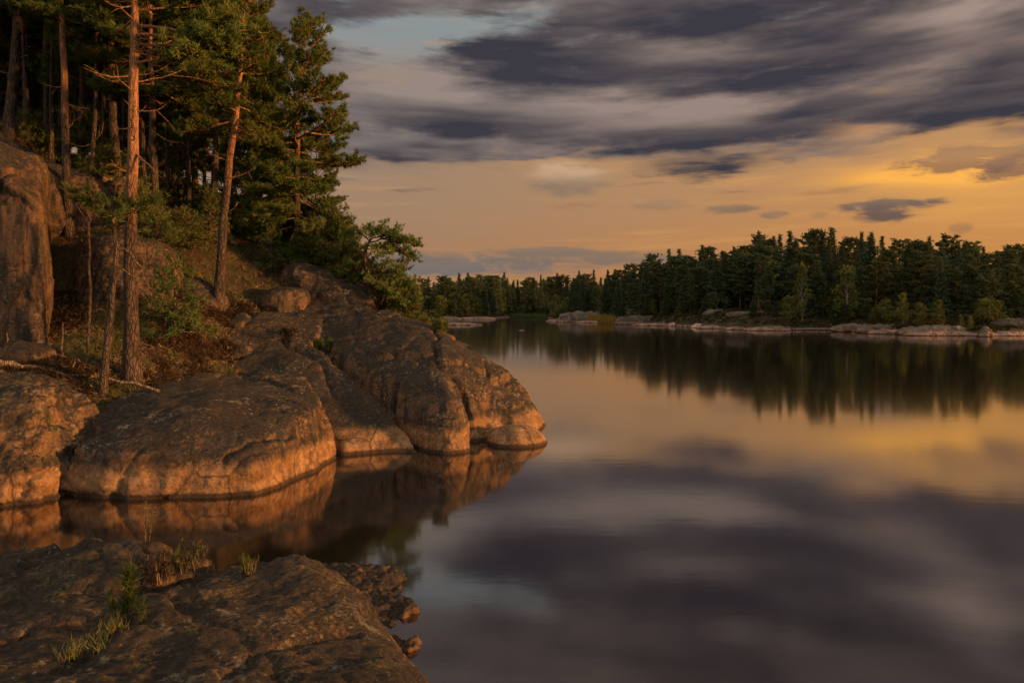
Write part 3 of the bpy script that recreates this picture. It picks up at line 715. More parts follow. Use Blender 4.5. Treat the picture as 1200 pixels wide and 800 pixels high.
rock('boulder', 'small smooth boulder lying in the water in front of the granite point', BR,
     [((0.12, 17.95, -0.15), (0.82, 0.75, 0.62), (0, 6, 10), 2.2, 2.2)], 0.05, 0.3, seed=3.3, amp=(0.05, 0.02, 0.01))
# cliff on the left and boulders of the slope
PLB = ((0.8, 0.05, 0.04, 0.06), (0.35, 0.02, 0.02, 0.07))
rock('cliff', 'tall steep cliff face with brown streaks at the left edge', M['dark_rock'],
     [((-15.2, 19.6, 3.4), (4.6, 3.2, 4.6), (0, 0, 0), 5.0, 4.0)], 0.08, 0.4,
     cuts=[((-11.75, 17, 6.0), (0.74, -0.05, 0.72)), ((-11.55, 17, 4), (0.83, 0.52, 0.06)), ((-11.6, 16.7, 3), (0.12, -1.0, 0.10)), ((-12.9, 16.6, 3), (-0.25, -1.0, 0.06))], zmin=1.6, seed=8.2, amp=(0.10, 0.03, 0.02), fr=(0.5, 1.3, 3.5), pl=((1.5, 0.08, 0.05, 0.04), (0.45, 0.02, 0.02, 0.05)))
rock('boulder', 'large grey boulder leaning against the slope behind the slender dead stem', M['boulder'],
     [((-11.45, 20.4, 3.9), (1.5, 1.3, 1.85), (-6, -6, 14), 3.6, 3.0)], 0.07, 0.25, cuts=[((-11.0, 19.4, 4.6), (0.5, -0.75, 0.55)), ((-12.4, 19.6, 4), (-0.5, -0.8, 0.2))], zmin=1.8, seed=1.9, amp=(0.10, 0.05, 0.02), pl=PLB)
rock('boulder', 'angular rock slab right of the large grey boulder, behind the tallest front pine', M['boulder'],
     [((-10.1, 20.9, 3.35), (1.1, 0.9, 1.1), (0, 20, -10), 4.0, 4.0)], 0.06, 0.25, cuts=[((-9.7, 20.2, 3.9), (0.6, -0.5, 0.6)), ((-10.2, 20.1, 4.0), (-0.1, -0.9, 0.5))], zmin=1.8, seed=2.4, amp=(0.10, 0.05, 0.02), pl=PLB)
rock('boulder', 'broken rock ledge lit orange among the pines above the cliff', M['gold_rock'],
     [((-14.5, 24.2, 7.2), (1.5, 1.1, 1.0), (0, 12, 20), 3.6, 3.6)], 0.07, zmin=5.6, seed=6.9, amp=(0.15, 0.08, 0.03), pl=((0.6, 0.09, 0.06, 0.06), (0.3, 0.03, 0.03, 0.07)))
rock('rock_ridge', 'dark rock ridge climbing behind the cliff top', M['dark_rock'],
     [((-17.4, 22.6, 7.4), (3.8, 1.3, 1.75), (0, 24, 4), 3.2, 2.6)], 0.10, zmin=5.0, seed=7.1, amp=(0.22, 0.1, 0.04), pl=((0.9, 0.10, 0.06, 0.06), (0.4, 0.03, 0.03, 0.07)))
rock('boulder', 'knee-high boulder on the heath to the right of the leaning pine', M['boulder'],
     [((-7.45, 22.3, 3.75), (0.78, 0.6, 0.52), (0, 10, -15), 5.0, 4.5)], 0.045, cuts=[((-7.2, 21.9, 4.0), (0.5, -0.75, 0.45)), ((-7.7, 22, 4.15), (-0.35, -0.2, 0.9))], zmin=3.0, seed=2.2, amp=(0.06, 0.03, 0.015), pl=((0.5, 0.04, 0.03, 0.06),))
rock('boulder', 'pale sunlit rock ridge on the slope under the right-most tall pine', M['boulder'],
     [((-6.5, 24.2, 3.9), (1.8, 0.9, 0.9), (0, 20, -12), 4.5, 3.5)], 0.06, cuts=[((-6.2, 23.7, 4.4), (0.35, -0.6, 0.75))], zmin=2.6, seed=3.8, amp=(0.08, 0.04, 0.02), pl=PLB)
rock('boulder', 'small pale rock poking out of the slope behind the tallest front pine', M['boulder'],
     [((-11.3, 25.0, 6.4), (0.9, 0.6, 0.6), (0, 8, -12), 3.2, 2.6)], 0.06, zmin=5.3, seed=5.2, amp=(0.09, 0.04, 0.02), pl=PLB)
rock('boulder', 'low rounded stone at the foot of the cliff beside the fallen log', M['boulder'],
     [((-11.6, 16.2, 2.3), (0.8, 0.4, 0.40), (0, 0, 0), 2.6, 2.4)], 0.05, zmin=1.6, seed=9.1, amp=(0.05, 0.03, 0.015), pl=((0.4, 0.03, 0.03, 0.06),))

# ------------------------------------------------------------------ foreground rock
PG = rows([(0, 650, 6.3), (100, 638, 6.5), (180, 631, 6.65), (260, 631, 6.6), (285, 643, 6.45), (303, 642, 6.4), (345, 641, 6.4), (372, 652, 6.3), (388, 666, 6.2), (408, 690, 5.95), (425, 712, 5.75), (444, 732, 5.5), (470, 760, 5.1), (490, 781, 4.8), (512, 801, 4.5),
           (150, 705, 5.3), (250, 712, 5.25), (345, 722, 5.25), (330, 690, 5.75), (385, 725, 5.3), (200, 790, 4.2), (50, 715, 5.2), (400, 780, 4.65), (450, 790, 4.55), (100, 760, 4.5), (280, 670, 5.9), (180, 668, 5.9), (60, 680, 5.7), (350, 680, 5.8), (300, 770, 4.5), (-150, 660, 6.3), (-150, 740, 5), (-400, 700, 5.5), (-300, 800, 4)])
PG += [(-6, 7.0, 1.0), (-3, 7.1, 0.9), (-1.6, 6.9, 0.8), (0.2, 2.5, 1.3), (-2, 2, 1.7), (-5, 2, 1.8), (0.3, 0.5, 1.7), (-2, -1, 1.9), (-7, 0, 1.9)]
hrock('foreground_ledge', 'big rough granite ledge with lichen and small plants, nearest the viewer', M['fore_rock'], PG,
      [(-8.5, 7.6), (-5.5, 7.3), (-3.2, 7.25), (-2.75, 7.05), (-2.5, 7.0), (-1.85, 7.15), (-1.3, 6.85), (-0.88, 6.35), (-0.56, 5.7), (-0.22, 5.1), (0.06, 4.4), (0.6, 3.2), (1.2, 1.2), (1.2, -2), (-8.5, -2)],
      0.035, 1.9, k=0.45, grooves=[([(-2.62, 7.3), (-2.55, 6.6), (-2.6, 6.1), (-2.9, 5.6)], 0.09, 0.12), ([at(160, 690, 5.6)[:2], at(230, 720, 5.2)[:2], at(330, 775, 4.5)[:2], at(360, 800, 4.2)[:2]], 0.035, 0.045), ([at(270, 800, 4.1)[:2], at(300, 765, 4.6)[:2], at(360, 745, 4.9)[:2], at(410, 730, 5.2)[:2]], 0.03, 0.035), ([at(60, 800, 4.2)[:2], at(110, 755, 4.6)[:2], at(130, 720, 5.1)[:2]], 0.05, 0.06), ([at(120, 660, 6)[:2], at(190, 670, 5.9)[:2], at(250, 655, 6.1)[:2]], 0.05, 0.06), ([at(0, 760, 4.6)[:2], at(60, 740, 4.9)[:2], at(130, 745, 4.8)[:2]], 0.04, 0.06)],
      seed=12.7, lam=0.004, amp=(0.045, 0.022, 0.013), fr=(0.9, 2.6, 7.5), layer=0.012, pl=((0.75, 0.035, 0.022, 0.03), (0.24, 0.014, 0.012, 0.05)), rag=0.08)
rock('shore_rock', 'low wet reddish rock shelf in the water beside the foreground ledge', M['wet_rock'],
     [((-2.05, 8.5, -0.25), (0.80, 0.95, 0.42), (0, 5, 10), 2.8, 2.4), ((-1.5, 8.05, -0.25), (0.42, 0.40, 0.345), (0, 4, 20), 2.8, 2.4), ((-1.28, 7.9, -0.25), (0.34, 0.20, 0.315), (0, 0, 15), 2.6, 2.2), ((-1.75, 7.55, -0.25), (0.60, 0.32, 0.33), (0, 3, -8), 2.6, 2.2), ((-1.42, 7.2, -0.25), (0.52, 0.16, 0.305), (0, 3, -10), 2.6, 2.2), ((-1.12, 7.12, -0.25), (0.34, 0.09, 0.275), (0, 0, -14), 2.4, 2.2)],
     0.025, 0.06, seed=15.0, amp=(0.04, 0.06, 0.03), fr=(1.6, 4.5, 9), pl=((0.25, 0.03, 0.03, 0.07),))

# ------------------------------------------------------------------ trees
def needle_tufts(mb, C, Dr, rng, k=9, ln=0.15, w=0.016, spread=0.85, tint=None):
    """k thin triangles fanning out from each centre C along Dr"""
    C = np.asarray(C, float); n = len(C)
    if n == 0: return
    Dr = np.asarray(Dr, float)
    d = Dr[:, None, :]+spread*rng.normal(size=(n, k, 3))*0.7
    d /= np.linalg.norm(d, axis=2)[..., None]+1e-9
    L = ln*rng.uniform(0.65, 1.2, (n, k, 1))
    s = np.cross(d, rng.normal(size=(n, k, 3))); s /= np.linalg.norm(s, axis=2)[..., None]+1e-9
    c = C[:, None, :]+rng.normal(size=(n, k, 3))*ln*0.18
    v = np.stack([c-s*w, c+s*w, c+d*L], 2).reshape(-1, 3)
    t = np.arange(n*k*3).reshape(-1, 3)
    ti = rng.uniform(0, 1, n) if tint is None else tint
    tv = np.repeat(np.clip(ti, 0, 1), k*3)
    mb.add(v, None, t, tv)

def interp_path(P, n):
    P = np.asarray(P, float); seg = np.r_[0, np.cumsum(np.linalg.norm(np.diff(P, axis=0), axis=1))]
    t = np.linspace(0, seg[-1], n)
    # Catmull-like smooth by cubic on each axis (monotone enough for trunks)
    out = np.stack([np.interp(t, seg, P[:, k]) for k in range(3)], -1)
    for _ in range(2): out[1:-1] = (out[:-2]+2*out[1:-1]+out[2:])/4
    return out

class Pine:
    def __init__(s, seed): s.r = np.random.default_rng(seed); s.tr = MB(); s.br = MB(); s.cr = MB(); s.C = []; s.D = []; s.T = []; s.dd = []
    def trunk(s, path, r0, sides=9, flare=1.6, top=0.12):
        s.path = interp_path(path, 18); n = len(s.path); t = np.linspace(0, 1, n)
        s.path[1:-1, :2] += s.r.normal(size=(n-2, 2))*r0*0.10
        rad = r0*(1-(1-top)*t**1.15); rad[0] *= flare; rad[1] *= 1+(flare-1)*0.25
        s.rad = rad; s.path[0, 2] -= 0.25
        s.tr.tube(s.path, rad, sides); return s
    def pos(s, t):
        i = t*(len(s.path)-1); a = min(int(i), len(s.path)-2); return s.path[a]+(s.path[a+1]-s.path[a])*(i-a), np.interp(t, np.linspace(0, 1, len(s.path)), s.rad)
    def foliage(s, P, ln, dens, sub=True, tuft_every=0.085, up=0.55, start=0.3, sublen=0.42, flat=0.35):
        """side twigs and tufts along limb path P"""
        rng = s.r; n = max(2, int(ln*dens)); tt = np.linspace(start, 1.0, n)+rng.normal(size=n)*0.03
        tint0 = rng.uniform(0.2, 0.8)
        for q, t in enumerate(tt):
            t = min(max(t, 0.05), 0.999); i = t*(len(P)-1); a = min(int(i), len(P)-2)
            p = P[a]+(P[a+1]-P[a])*(i-a); d = P[a+1]-P[a]; d = d/(np.linalg.norm(d)+1e-9)
            side = np.cross(d, [0, 0, 1.0]); side /= np.linalg.norm(side)+1e-9
            sg = 1 if q % 2 else -1
            l2 = sublen*ln*(1.1-0.75*t)*rng.uniform(0.6, 1.25)+0.12
            dd = d*rng.uniform(0.5, 1.0)+side*sg*rng.uniform(0.5, 1.0)+np.array([0, 0, rng.uniform(-0.05, 0.45)])
            dd /= np.linalg.norm(dd)
            e = p+dd*l2+np.array([0, 0, 0.10*l2])
            s.br.tube(np.array([p, (p+e)/2+rng.normal(size=3)*0.03*l2, e]), [0.010+0.006*ln, 0.008, 0.004], 4, False)
            m = max(2, int(l2/tuft_every)); w = np.linspace(0.35, 1.05, m)
            c = p+(e-p)*w[:, None]+rng.normal(size=(m, 3))*np.array([0.07, 0.07, 0.045])
            s.C.append(c); s.D.append(np.tile(dd*0.45+np.array([0, 0, up]), (m, 1))+rng.normal(size=(m, 3))*flat)
            s.T.append(tint0+rng.normal(size=m)*0.18)
    def limb(s, t, az, ln, el, droop=0.0, upturn=0.25, dens=8.5, foliage=True, rad=None, **kw):
        rng = s.r; p, tr = s.pos(t); n = 7
        h = np.array([math.cos(az), math.sin(az), 0]); P = [p]; e = el
        for k in range(1, n):
            e += (upturn*(k/n) - droop*(1-k/n))/n*3+rng.normal()*0.10
            az2 = rng.normal()*0.16; h = np.array([h[0]*math.cos(az2)-h[1]*math.sin(az2), h[0]*math.sin(az2)+h[1]*math.cos(az2), 0])
            P.append(P[-1]+(h*math.cos(e)+np.array([0, 0, math.sin(e)]))*ln/(n-1))
        P = np.array(P); r = rad or min(0.012+0.016*ln, tr*0.6)
        s.br.tube(P, np.linspace(r, 0.005, n), 5, False)
        if foliage: s.foliage(P, ln, dens, **kw)
        return P
    def limb_path(s, P, r, dens=7, foliage=True, **kw):
        P = interp_path(P, 9); P[1:-1] += s.r.normal(size=(7, 3))*0.02
        ln = np.linalg.norm(np.diff(P, axis=0), axis=1).sum()
        s.br.tube(P, np.linspace(r, 0.006, 9), 5, False)
        if foliage: s.foliage(P, ln, dens, **kw)
        return P
    def crown(s, t0, R0, n, prof=None, dens=8.5, el_lo=-0.05, el_hi=0.9, az0=None, biasaz=None, bias=0.0, **kw):
        rng = s.r; az = rng.uniform(0, 6.28)
        for k in range(n):
            f = (k+rng.uniform(0, 0.9))/n; t = t0+(0.985-t0)*f
            az += 2.4+rng.normal()*0.35
            l = R0*(prof(f) if prof else (0.55+0.9*f)*(1-f)**0.55*1.25)*rng.uniform(0.65, 1.2)+0.15
            if biasaz is not None: l *= 1+bias*math.cos(az-biasaz)
            s.limb(t, az, l, el_lo+(el_hi-el_lo)*f**1.3+rng.normal()*0.12, droop=0.25*(1-f), dens=dens, **kw)
        p, _ = s.pos(1.0)
        c = p+rng.normal(size=(14, 3))*np.array([0.10, 0.10, 0.16]); s.C.append(c); s.D.append(np.tile([0, 0, 0.9], (14, 1))+rng.normal(size=(14, 3))*0.3); s.T.append(np.full(14, 0.6))
        return s
    def dead(s, n, t0, t1, ln=0.8, az=None):
        for k in range(n):
            t = s.r.uniform(t0, t1); a = s.r.uniform(0, 6.28) if az is None else az+s.r.normal()*0.5
            l = ln*s.r.uniform(0.4, 1.3); keep_br = s.br; s.br = MB()
            P = s.limb(t, a, l, s.r.uniform(-0.5, 0.35), foliage=False, upturn=0.5, rad=0.012+0.010*l)
            if l > 0.5:
                for j in range(2):
                    q = P[2+2*j]; d = (P[3+j]-P[2+j]); d = d/np.linalg.norm(d)+s.r.normal(size=3)*0.6
                    s.br.tube(np.array([q, q+d*l*0.2, q+d*l*0.32+np.array([0, 0, -0.05])]), [0.009, 0.007, 0.004], 4, False)
            s.dd.append(s.br); s.br = keep_br
        return s
    def build(s, name, loc, label, cat='pine', group=None, mats=('bark', 'branch', 'needles'), k=23, ln=0.165, w=0.0125, rz=0, sc=1.0):
        e = empty(name, loc, label, cat, group, rz, sc)
        link('trunk', s.tr.mesh('trunk'), M[mats[0]], e)
        for q in s.dd: link('dead_branch', q.mesh('dead_branch'), M[mats[1]], e)
        if s.br.n: link('branches', s.br.mesh('branches'), M[mats[1]], e)
        if s.C:
            C = np.vstack(s.C); Dr = np.vstack(s.D); T = np.concatenate(s.T)
            needle_tufts(s.cr, C, Dr, s.r, k, ln, w, 0.85, T)
            link('crown', s.cr.mesh('crown', False), M[mats[2]], e)
        return e

def rel(pts, Y, base):
    b = np.array(base); return [np.array(at(px, py, Y+dY))-b for px, py, dY in pts]
EAST = 0.0
# tall foreground pine
b = at(155, 446, 16.0)
p = Pine(11).trunk(rel([(155, 446, 0), (153, 380, 0), (152, 300, 0), (156, 150, .1), (158, 0, .2), (161, -140, .2), (160, -290, .3)], 16, b), 0.165)
p.crown(0.70, 2.6, 26, el_lo=0.0)
for t, az, l in ((0.585, 0.15, 1.5), (0.60, 2.9, 1.1), (0.625, -0.35, 1.9), (0.64, 3.4, 1.5), (0.66, 0.5, 1.9), (0.68, -0.7, 1.8)):
    p.limb(t, az, l, 0.12, droop=0.3, upturn=0.4, start=0.45)
for t, az, l in ((0.50, -0.2, 1.6), (0.53, 0.35, 2.2), (0.545, -0.6, 2.3), (0.56, 0.0, 2.5), (0.57, 2.6, 1.6), (0.605, 0.25, 2.5), (0.615, 3.0, 2.0), (0.63, -0.2, 2.6), (0.65, 0.9, 2.4), (0.655, 2.3, 2.0), (0.67, 0.1, 2.6), (0.695, 3.5, 2.3)):
    p.limb(t, az, l, 0.10, droop=0.3, upturn=0.45, start=0.4)
p.dead(16, 0.30, 0.60, 0.9).dead(6, 0.42, 0.55, 1.0, 0.0)
p.limb(0.36, -0.3, 1.2, -0.55, foliage=False, upturn=0.2)
p.build('pine_tree', b, 'tallest pine in front with thick bare trunk reaching out of the top of the photo')
# pine leaning right on the rock slab
b = at(255, 364, 21.0)
p = Pine(12).trunk(rel([(255, 364, 0), (257, 330, 0), (262, 250, 0), (271, 180, .1), (279, 110, .2), (283, 70, .2), (286, 10, .2), (288, -60, .3)], 21, b), 0.15)
p.crown(0.50, 1.65, 42, el_lo=-0.1, biasaz=pi, bias=0.30); p.dead(12, 0.25, 0.58, 0.9)
p.build('pine_tree', b, 'pine with a slim trunk leaning right, rooted on top of the granite slab')
# right-most tall pine against the sky
b = at(347, 302, 26.0)
p = Pine(13).trunk(rel([(347, 302, 0), (347, 230, 0), (349, 150, 0), (352, 95, 0), (357, 55, 0), (361, 26, 0)], 26, b), 0.15)
prof = lambda f: 1.0 if f < 0.35 else (1.12 if f < 0.55 else 1.1*max(0.0, 1-(f-0.55)/0.47)**0.75+0.08)
p.crown(0.08, 1.62, 74, prof=prof, start=0.42, dens=8.0, el_lo=-0.25, el_hi=0.75, biasaz=0.0, bias=0.15)
p.dead(6, 0.2, 0.6, 0.7)
p.build('pine_tree', b, 'full-crowned pine standing clear against the clouds, right-most tall tree of the bank')
# pine by the cliff
b = at(81, 276, 22.0)
p = Pine(14).trunk(rel([(83, 276, 0), (79, 220, 0), (76, 150, 0), (74, 60, 0), (72, 0, 0), (72, -90, 0), (74, -200, 0)], 22, b), 0.14)
p.crown(0.50, 2.0, 34); p.dead(9, 0.2, 0.5, 0.7)
p.build('pine_tree', b, 'straight pine with a greyish lower trunk rising just right of the cliff')
# darker thick pine behind the foreground pine
b = (at(137, 236, 24)[0], 24, at(137, 236, 24)[2])
p = Pine(15).trunk(rel([(140, 240, 0), (136, 190, 0), (131, 110, 0), (130, 40, 0), (128, -60, 0), (128, -170, 0)], 24, b), 0.16)
p.crown(0.42, 2.3, 34); p.dead(8, 0.15, 0.45, 0.7)
p.build('pine_tree', b, 'thick dark-barked pine leaning slightly left behind the tallest front pine')
b = at(180, 258, 23)
p = Pine(16).trunk(rel([(182, 260, 0), (180, 200, 0), (178, 100, 0), (176, 30, 0), (178, -60, 0)], 23, b), 0.14)
p.crown(0.45, 2.2, 34); p.dead(14, 0.12, 0.5, 0.8)
p.build('pine_tree', b, 'pine with many bare lower twigs immediately right of the tallest front pine')
b = at(251, 270, 26)
p = Pine(17).trunk(rel([(250, 272, 0), (252, 220, 0), (254, 150, 0), (255, 60, 0), (256, -20, 0)], 26, b), 0.135)
p.crown(0.46, 2.2, 40, el_lo=-0.2); p.dead(5, 0.15, 0.4, 0.6)
p.build('pine_tree', b, 'pine with a straight reddish trunk standing just behind the leaning pine')
b = at(302, 298, 27.5)
p = Pine(18).trunk(rel([(302, 302, 0), (303, 240, 0), (304, 170, 0), (304, 120, 0), (302, 70, 0), (300, 34, 0)], 27.5, b), 0.12)
p.crown(0.10, 1.6, 64, prof=lambda f: 1.0-0.75*f**1.6, el_lo=-0.25, start=0.4); p.dead(5, 0.05, 0.4, 0.6)
p.build('pine_tree', b, 'bushy pine filling the gap between the leaning pine and the right-most tall pine')

# prototypes for the forest behind
def proto(seed, H, r0, t0, R0, n, dens=8.0, el_lo=-0.1, prof=None):
    rg = np.random.default_rng(seed*31); x = rg.normal(size=4)*0.15
    P = [(0, 0, 0), (x[0], x[1], H*.35), (x[0]+x[2], x[1]+x[3], H*.7), (x[0]*.5+x[2]*2, x[1], H)]
    p = Pine(seed).trunk(P, r0); p.crown(t0, R0, n, dens=dens, el_lo=el_lo, prof=prof); p.dead(8, t0*0.4, t0*1.02, 0.7)
    return p
BG = 'forest pines behind the front trees of the left bank'
protos = []
spec = [(21, 11.5, 0.14, 0.34, 2.2, 46), (22, 12.5, 0.16, 0.40, 2.4, 46), (23, 10.0, 0.12, 0.24, 2.1, 48), (24, 9.0, 0.11, 0.10, 2.0, 54), (25, 13.0, 0.13, 0.42, 2.3, 44)]
# (px, Y, prototype, rotation, scale, label)
spots = [(10, 24.0, 0, 0.3, 1.15, 'pine with pale trunk at the left edge above the dark rock ridge'),
         (17, 27.5, 4, 1.3, 1.0, 'slender orange-lit pine second from the left edge above the ridge'),
         (30, 29.0, 1, 2.3, 1.0, 'pine with thin orange trunk third from the left edge'),
         (55, 28.0, 4, 3.9, 1.1, 'dim pine trunk midway between the left edge and the cliff-side pine'),
         (94, 27.0, 0, 5.0, 1.0, 'narrow orange-lit pine just right of the cliff-side pine'),
         (164, 27.5, 4, 0.8, 1.05, 'slim orange-barked pine close behind the tallest front pine'),
         (112, 30.5, 1, 1.8, 1.0, None), (215, 28.5, 2, 2.5, 1.05, 'pine with a full green crown right of the twiggy pine'),
         (290, 32.5, 2, 4.1, 1.0, None), (332, 30, 3, 5.1, 0.62, 'shorter pine with low branches beside the right-most tall pine'),
         (372, 28.5, 3, 2.0, 0.62, 'small pine below and right of the right-most tall pine'),
         (40, 34, 2, 0.9, 1.1, None), (75, 35, 3, 2.2, 1.2, None), (150, 34, 3, 3.1, 1.2, None), (190, 36, 2, 4.4, 1.2, None), (250, 37, 3, 5.6, 1.2, None),
         (0, 33, 3, 0.2, 1.25, None), (-60, 30, 1, 1.2, 1.0, None), (-110, 34, 2, 2.1, 1.1, None), (-40, 24, 4, 0.7, 1.0, None), (100, 40, 3, 1.1, 1.3, None), (20, 42, 3, 2.8, 1.3, None), (200, 43, 3, 3.8, 1.3, None),
         (-160, 27, 0, 0.7, 1.0, None), (5, 29.5, 2, 3.3, 1.15, None), (70, 31, 2, 1.7, 1.15, None), (120, 32.5, 3, 4.7, 1.2, None), (45, 38, 2, 0.5, 1.2, None), (175, 31, 3, 2.6, 1.15, None), (228, 35, 2, 1.6, 1.15, None), (130, 29.0, 2, 5.3, 1.15, None), (205, 33, 0, 1.5, 1.0, None)]
spec.append((26, 11.0, 0.085, 0.55, 1.5, 30)); spec.append((27, 10.0, 0.075, 0.48, 1.4, 30))
spots += [(104, 24.5, 5, 0.5, 1.0, 'slim pine with a lit orange trunk between the cliff-side pine and the tallest front pine'), (120, 26, 6, 1.9, 1.1, 'thin pine left of the thick dark-barked pine'),
          (170, 25, 5, 2.9, 1.05, 'thin orange pine just right of the tallest front pine, behind its dead branches'), (198, 26.5, 6, 4.0, 1.1, 'thin pine right of the twiggy pine'), (222, 26.5, 5, 5.2, 1.0, 'slim orange-lit pine left of the reddish straight pine'),
          (238, 27.5, 6, 0.9, 1.1, 'thin pine immediately left of the reddish straight pine'), (272, 28, 5, 3.7, 0.95, 'thin pine seen between the leaning pine and the bushy pine'), (60, 25.5, 6, 2.2, 1.1, 'thin pine on the rock ridge left of the cliff-side pine'), (36, 26.5, 5, 4.4, 1.05, 'thin pine standing low on the rock ridge'), (144, 27.5, 6, 5.9, 1.15, 'thin pine half hidden behind the thick dark-barked pine')]
made = {}
for px, Yd, pi_, rz, sc_, lab in spots:
    x = (px-600)/FPX*Yd; loc = (x, Yd, bz(x, Yd)-0.05)
    lab = lab or 'pine of the dense dark forest at the back of the left bank'
    if pi_ not in made:
        made[pi_] = proto(*spec[pi_]).build('pine_tree', loc, lab, 'pine', BG, rz=rz, sc=sc_)
    else: copy_thing(made[pi_], loc, rz, sc_, lab, BG)

def rock_top(x, y, r=0.08):
    best = None
    for V2, o in ROCKS:
        m = (np.abs(V2[:, 0]-x) < r) & (np.abs(V2[:, 1]-y) < r)
        if m.any():
            zz = V2[m, 2].max(); best = zz if best is None else max(best, zz)
    return best

# undergrowth: young pines and junipers
def young(seed, H, R0, n=26):
    p = Pine(seed).trunk([(0, 0, 0), (0.03, 0.02, H*.4), (0, 0.04, H*.75), (0.04, 0, H)], 0.02+0.018*H, 6, 1.1)
    p.crown(0.05, R0, n, prof=lambda f: 1.0-0.8*f, dens=7, el_lo=0.05, el_hi=0.9, sublen=0.5, start=0.15); return p
UG = 'young pines of the undergrowth'
yp = None; ypb = None
ylist = [(205, 392, 18.5, 0, 1.05, 'young bright green pine beside the tallest front pine, above the granite slab'), (185, 325, 20.5, 1, 0.65, 'low spreading young pine on the slope behind the tallest front pine'),
         (215, 300, 22.5, 1, 0.85, 'bushy young pine between the twiggy pine and the leaning pine'), (245, 290, 24, 0, 0.9, None), (165, 290, 22.5, 1, 1.0, None), (318, 322, 24.5, 0, 0.75, 'young pine at the foot of the right-most tall pine'),
         (300, 300, 26.5, 1, 1.2, None), (285, 285, 27, 0, 1.2, None), (365, 312, 26, 1, 1.0, None), (390, 325, 26, 0, 1.25, 'dark young pine on the crest left of the wind-bent pine'), (404, 345, 24.8, 1, 0.9, None),
         (35, 165, 25.5, 1, 0.9, 'low green young pine on the ridge above the cliff'), (60, 180, 26, 1, 0.9, None), (110, 190, 27, 0, 1.4, None), (120, 250, 23.5, 1, 0.7, None), (150, 225, 26, 1, 1.3, None), (210, 240, 28, 0, 1.6, None), (270, 262, 29, 0, 1.6, None), (335, 285, 29, 0, 1.5, None),
         (455, 362, 24.6, 1, 1.0, 'dark green young pine bushing out behind the crest of the high slab'), (472, 368, 24.0, 1, 0.95, 'last young pine above the crest before open water'), (434, 352, 25, 0, 0.9, None), (446, 358, 25.2, 1, 0.85, None), (464, 366, 25.0, 1, 0.85, None), (480, 372, 24.2, 1, 0.85, None), (420, 348, 25.6, 1, 1.2, None), (440, 340, 26, 0, 0.8, None), (410, 340, 26, 0, 1.0, None), (395, 335, 27, 0, 1.3, None), (380, 325, 28, 0, 1.4, None)]
for px, py, Yd, kind, s_, lab in ylist:
    x = (px-600)/FPX*Yd; zz = max(bz(x, Yd), rock_top(x, Yd) or -9)-0.06; lab = lab or 'young pine of the undergrowth below the dense pines'
    if kind == 0:
        if yp is None: yp = young(41, 1.9, 0.75, 30).build('young_pine', (x, Yd, zz), lab, 'young pine', UG, ('bark_small', 'bark_small', 'young_needles'), 9, 0.13, 0.014, px, s_)
        else: copy_thing(yp, (x, Yd, zz), px, s_, lab, UG)
    else:
        if ypb is None: ypb = young(42, 1.2, 0.95, 30).build('young_pine', (x, Yd, zz), lab, 'young pine', UG, ('bark_small', 'bark_small', 'needles'), 9, 0.13, 0.014, px, s_)
        else: copy_thing(ypb, (x, Yd, zz), px, s_, lab, UG)

# wind-bent pine on the crest
b = at(432, 356, 24.0)
p = Pine(51).trunk(rel([(436, 356, 0), (431, 335, 0), (429, 316, 0), (427, 300, 0), (431, 286, 0), (436, 279, 0)], 24, b), 0.10, 7, 1.2, 0.3)
kw = dict(start=0.2, dens=14, sublen=0.36, flat=0.4, tuft_every=0.07)
for pts, r in (([(433, 284, 0), (450, 279, -.1), (468, 284, 0), (488, 288, 0)], .03), ([(432, 288, 0), (447, 288, .4), (465, 295, .5), (484, 303, .5)], .03), ([(434, 281, 0), (448, 275, -.6), (462, 278, -.8), (478, 284, -.8)], .025),
               ([(433, 284, 0), (424, 274, 0), (412, 273, .2), (403, 277, 0)], .025), ([(430, 293, 0), (420, 287, -.3), (410, 287, 0), (402, 293, 0)], .022), ([(432, 284, 0), (438, 274, .5), (440, 270, .8)], .02),
               ([(430, 287, 0), (442, 292, -.5), (452, 301, -.8), (456, 308, -.7)], .02), ([(466, 285, 0), (475, 295, .1), (478, 306, 0), (470, 314, 0)], .018)):
    p.limb_path(rel(pts, 24, b), r, **kw)
p.limb_path(rel([(428, 296, 0), (416, 298, 0), (409, 306, 0)], 24, b), .02, foliage=False)
for pts, r in (([(429, 316, 0), (445, 318, -.2), (462, 322, 0), (478, 332, 0), (488, 350, 0)], .04), ([(429, 320, 0), (448, 326, .5), (466, 336, .6), (482, 352, .6)], .03), ([(430, 318, 0), (418, 312, 0), (408, 316, 0), (400, 324, 0)], .025),
               ([(430, 322, 0), (440, 328, -.6), (456, 340, -.8), (470, 356, -.8)], .03), ([(431, 332, 0), (418, 330, .2), (406, 334, .4)], .02)):
    p.limb_path(rel(pts, 24, b), r, **kw)
for pts in ([(452, 330, 0), (451, 344, 0), (446, 357, 0)], [(452, 340, 0), (455, 350, 0), (454, 358, 0)], [(456, 332, 0), (457, 345, 0), (458, 352, 0)]):
    p.limb_path(rel(pts, 23.6, b), .018, foliage=False)
p.build('pine_tree', b, 'small wind-bent pine with a flat crown reaching right over the crest', k=10, ln=0.13, w=0.015)

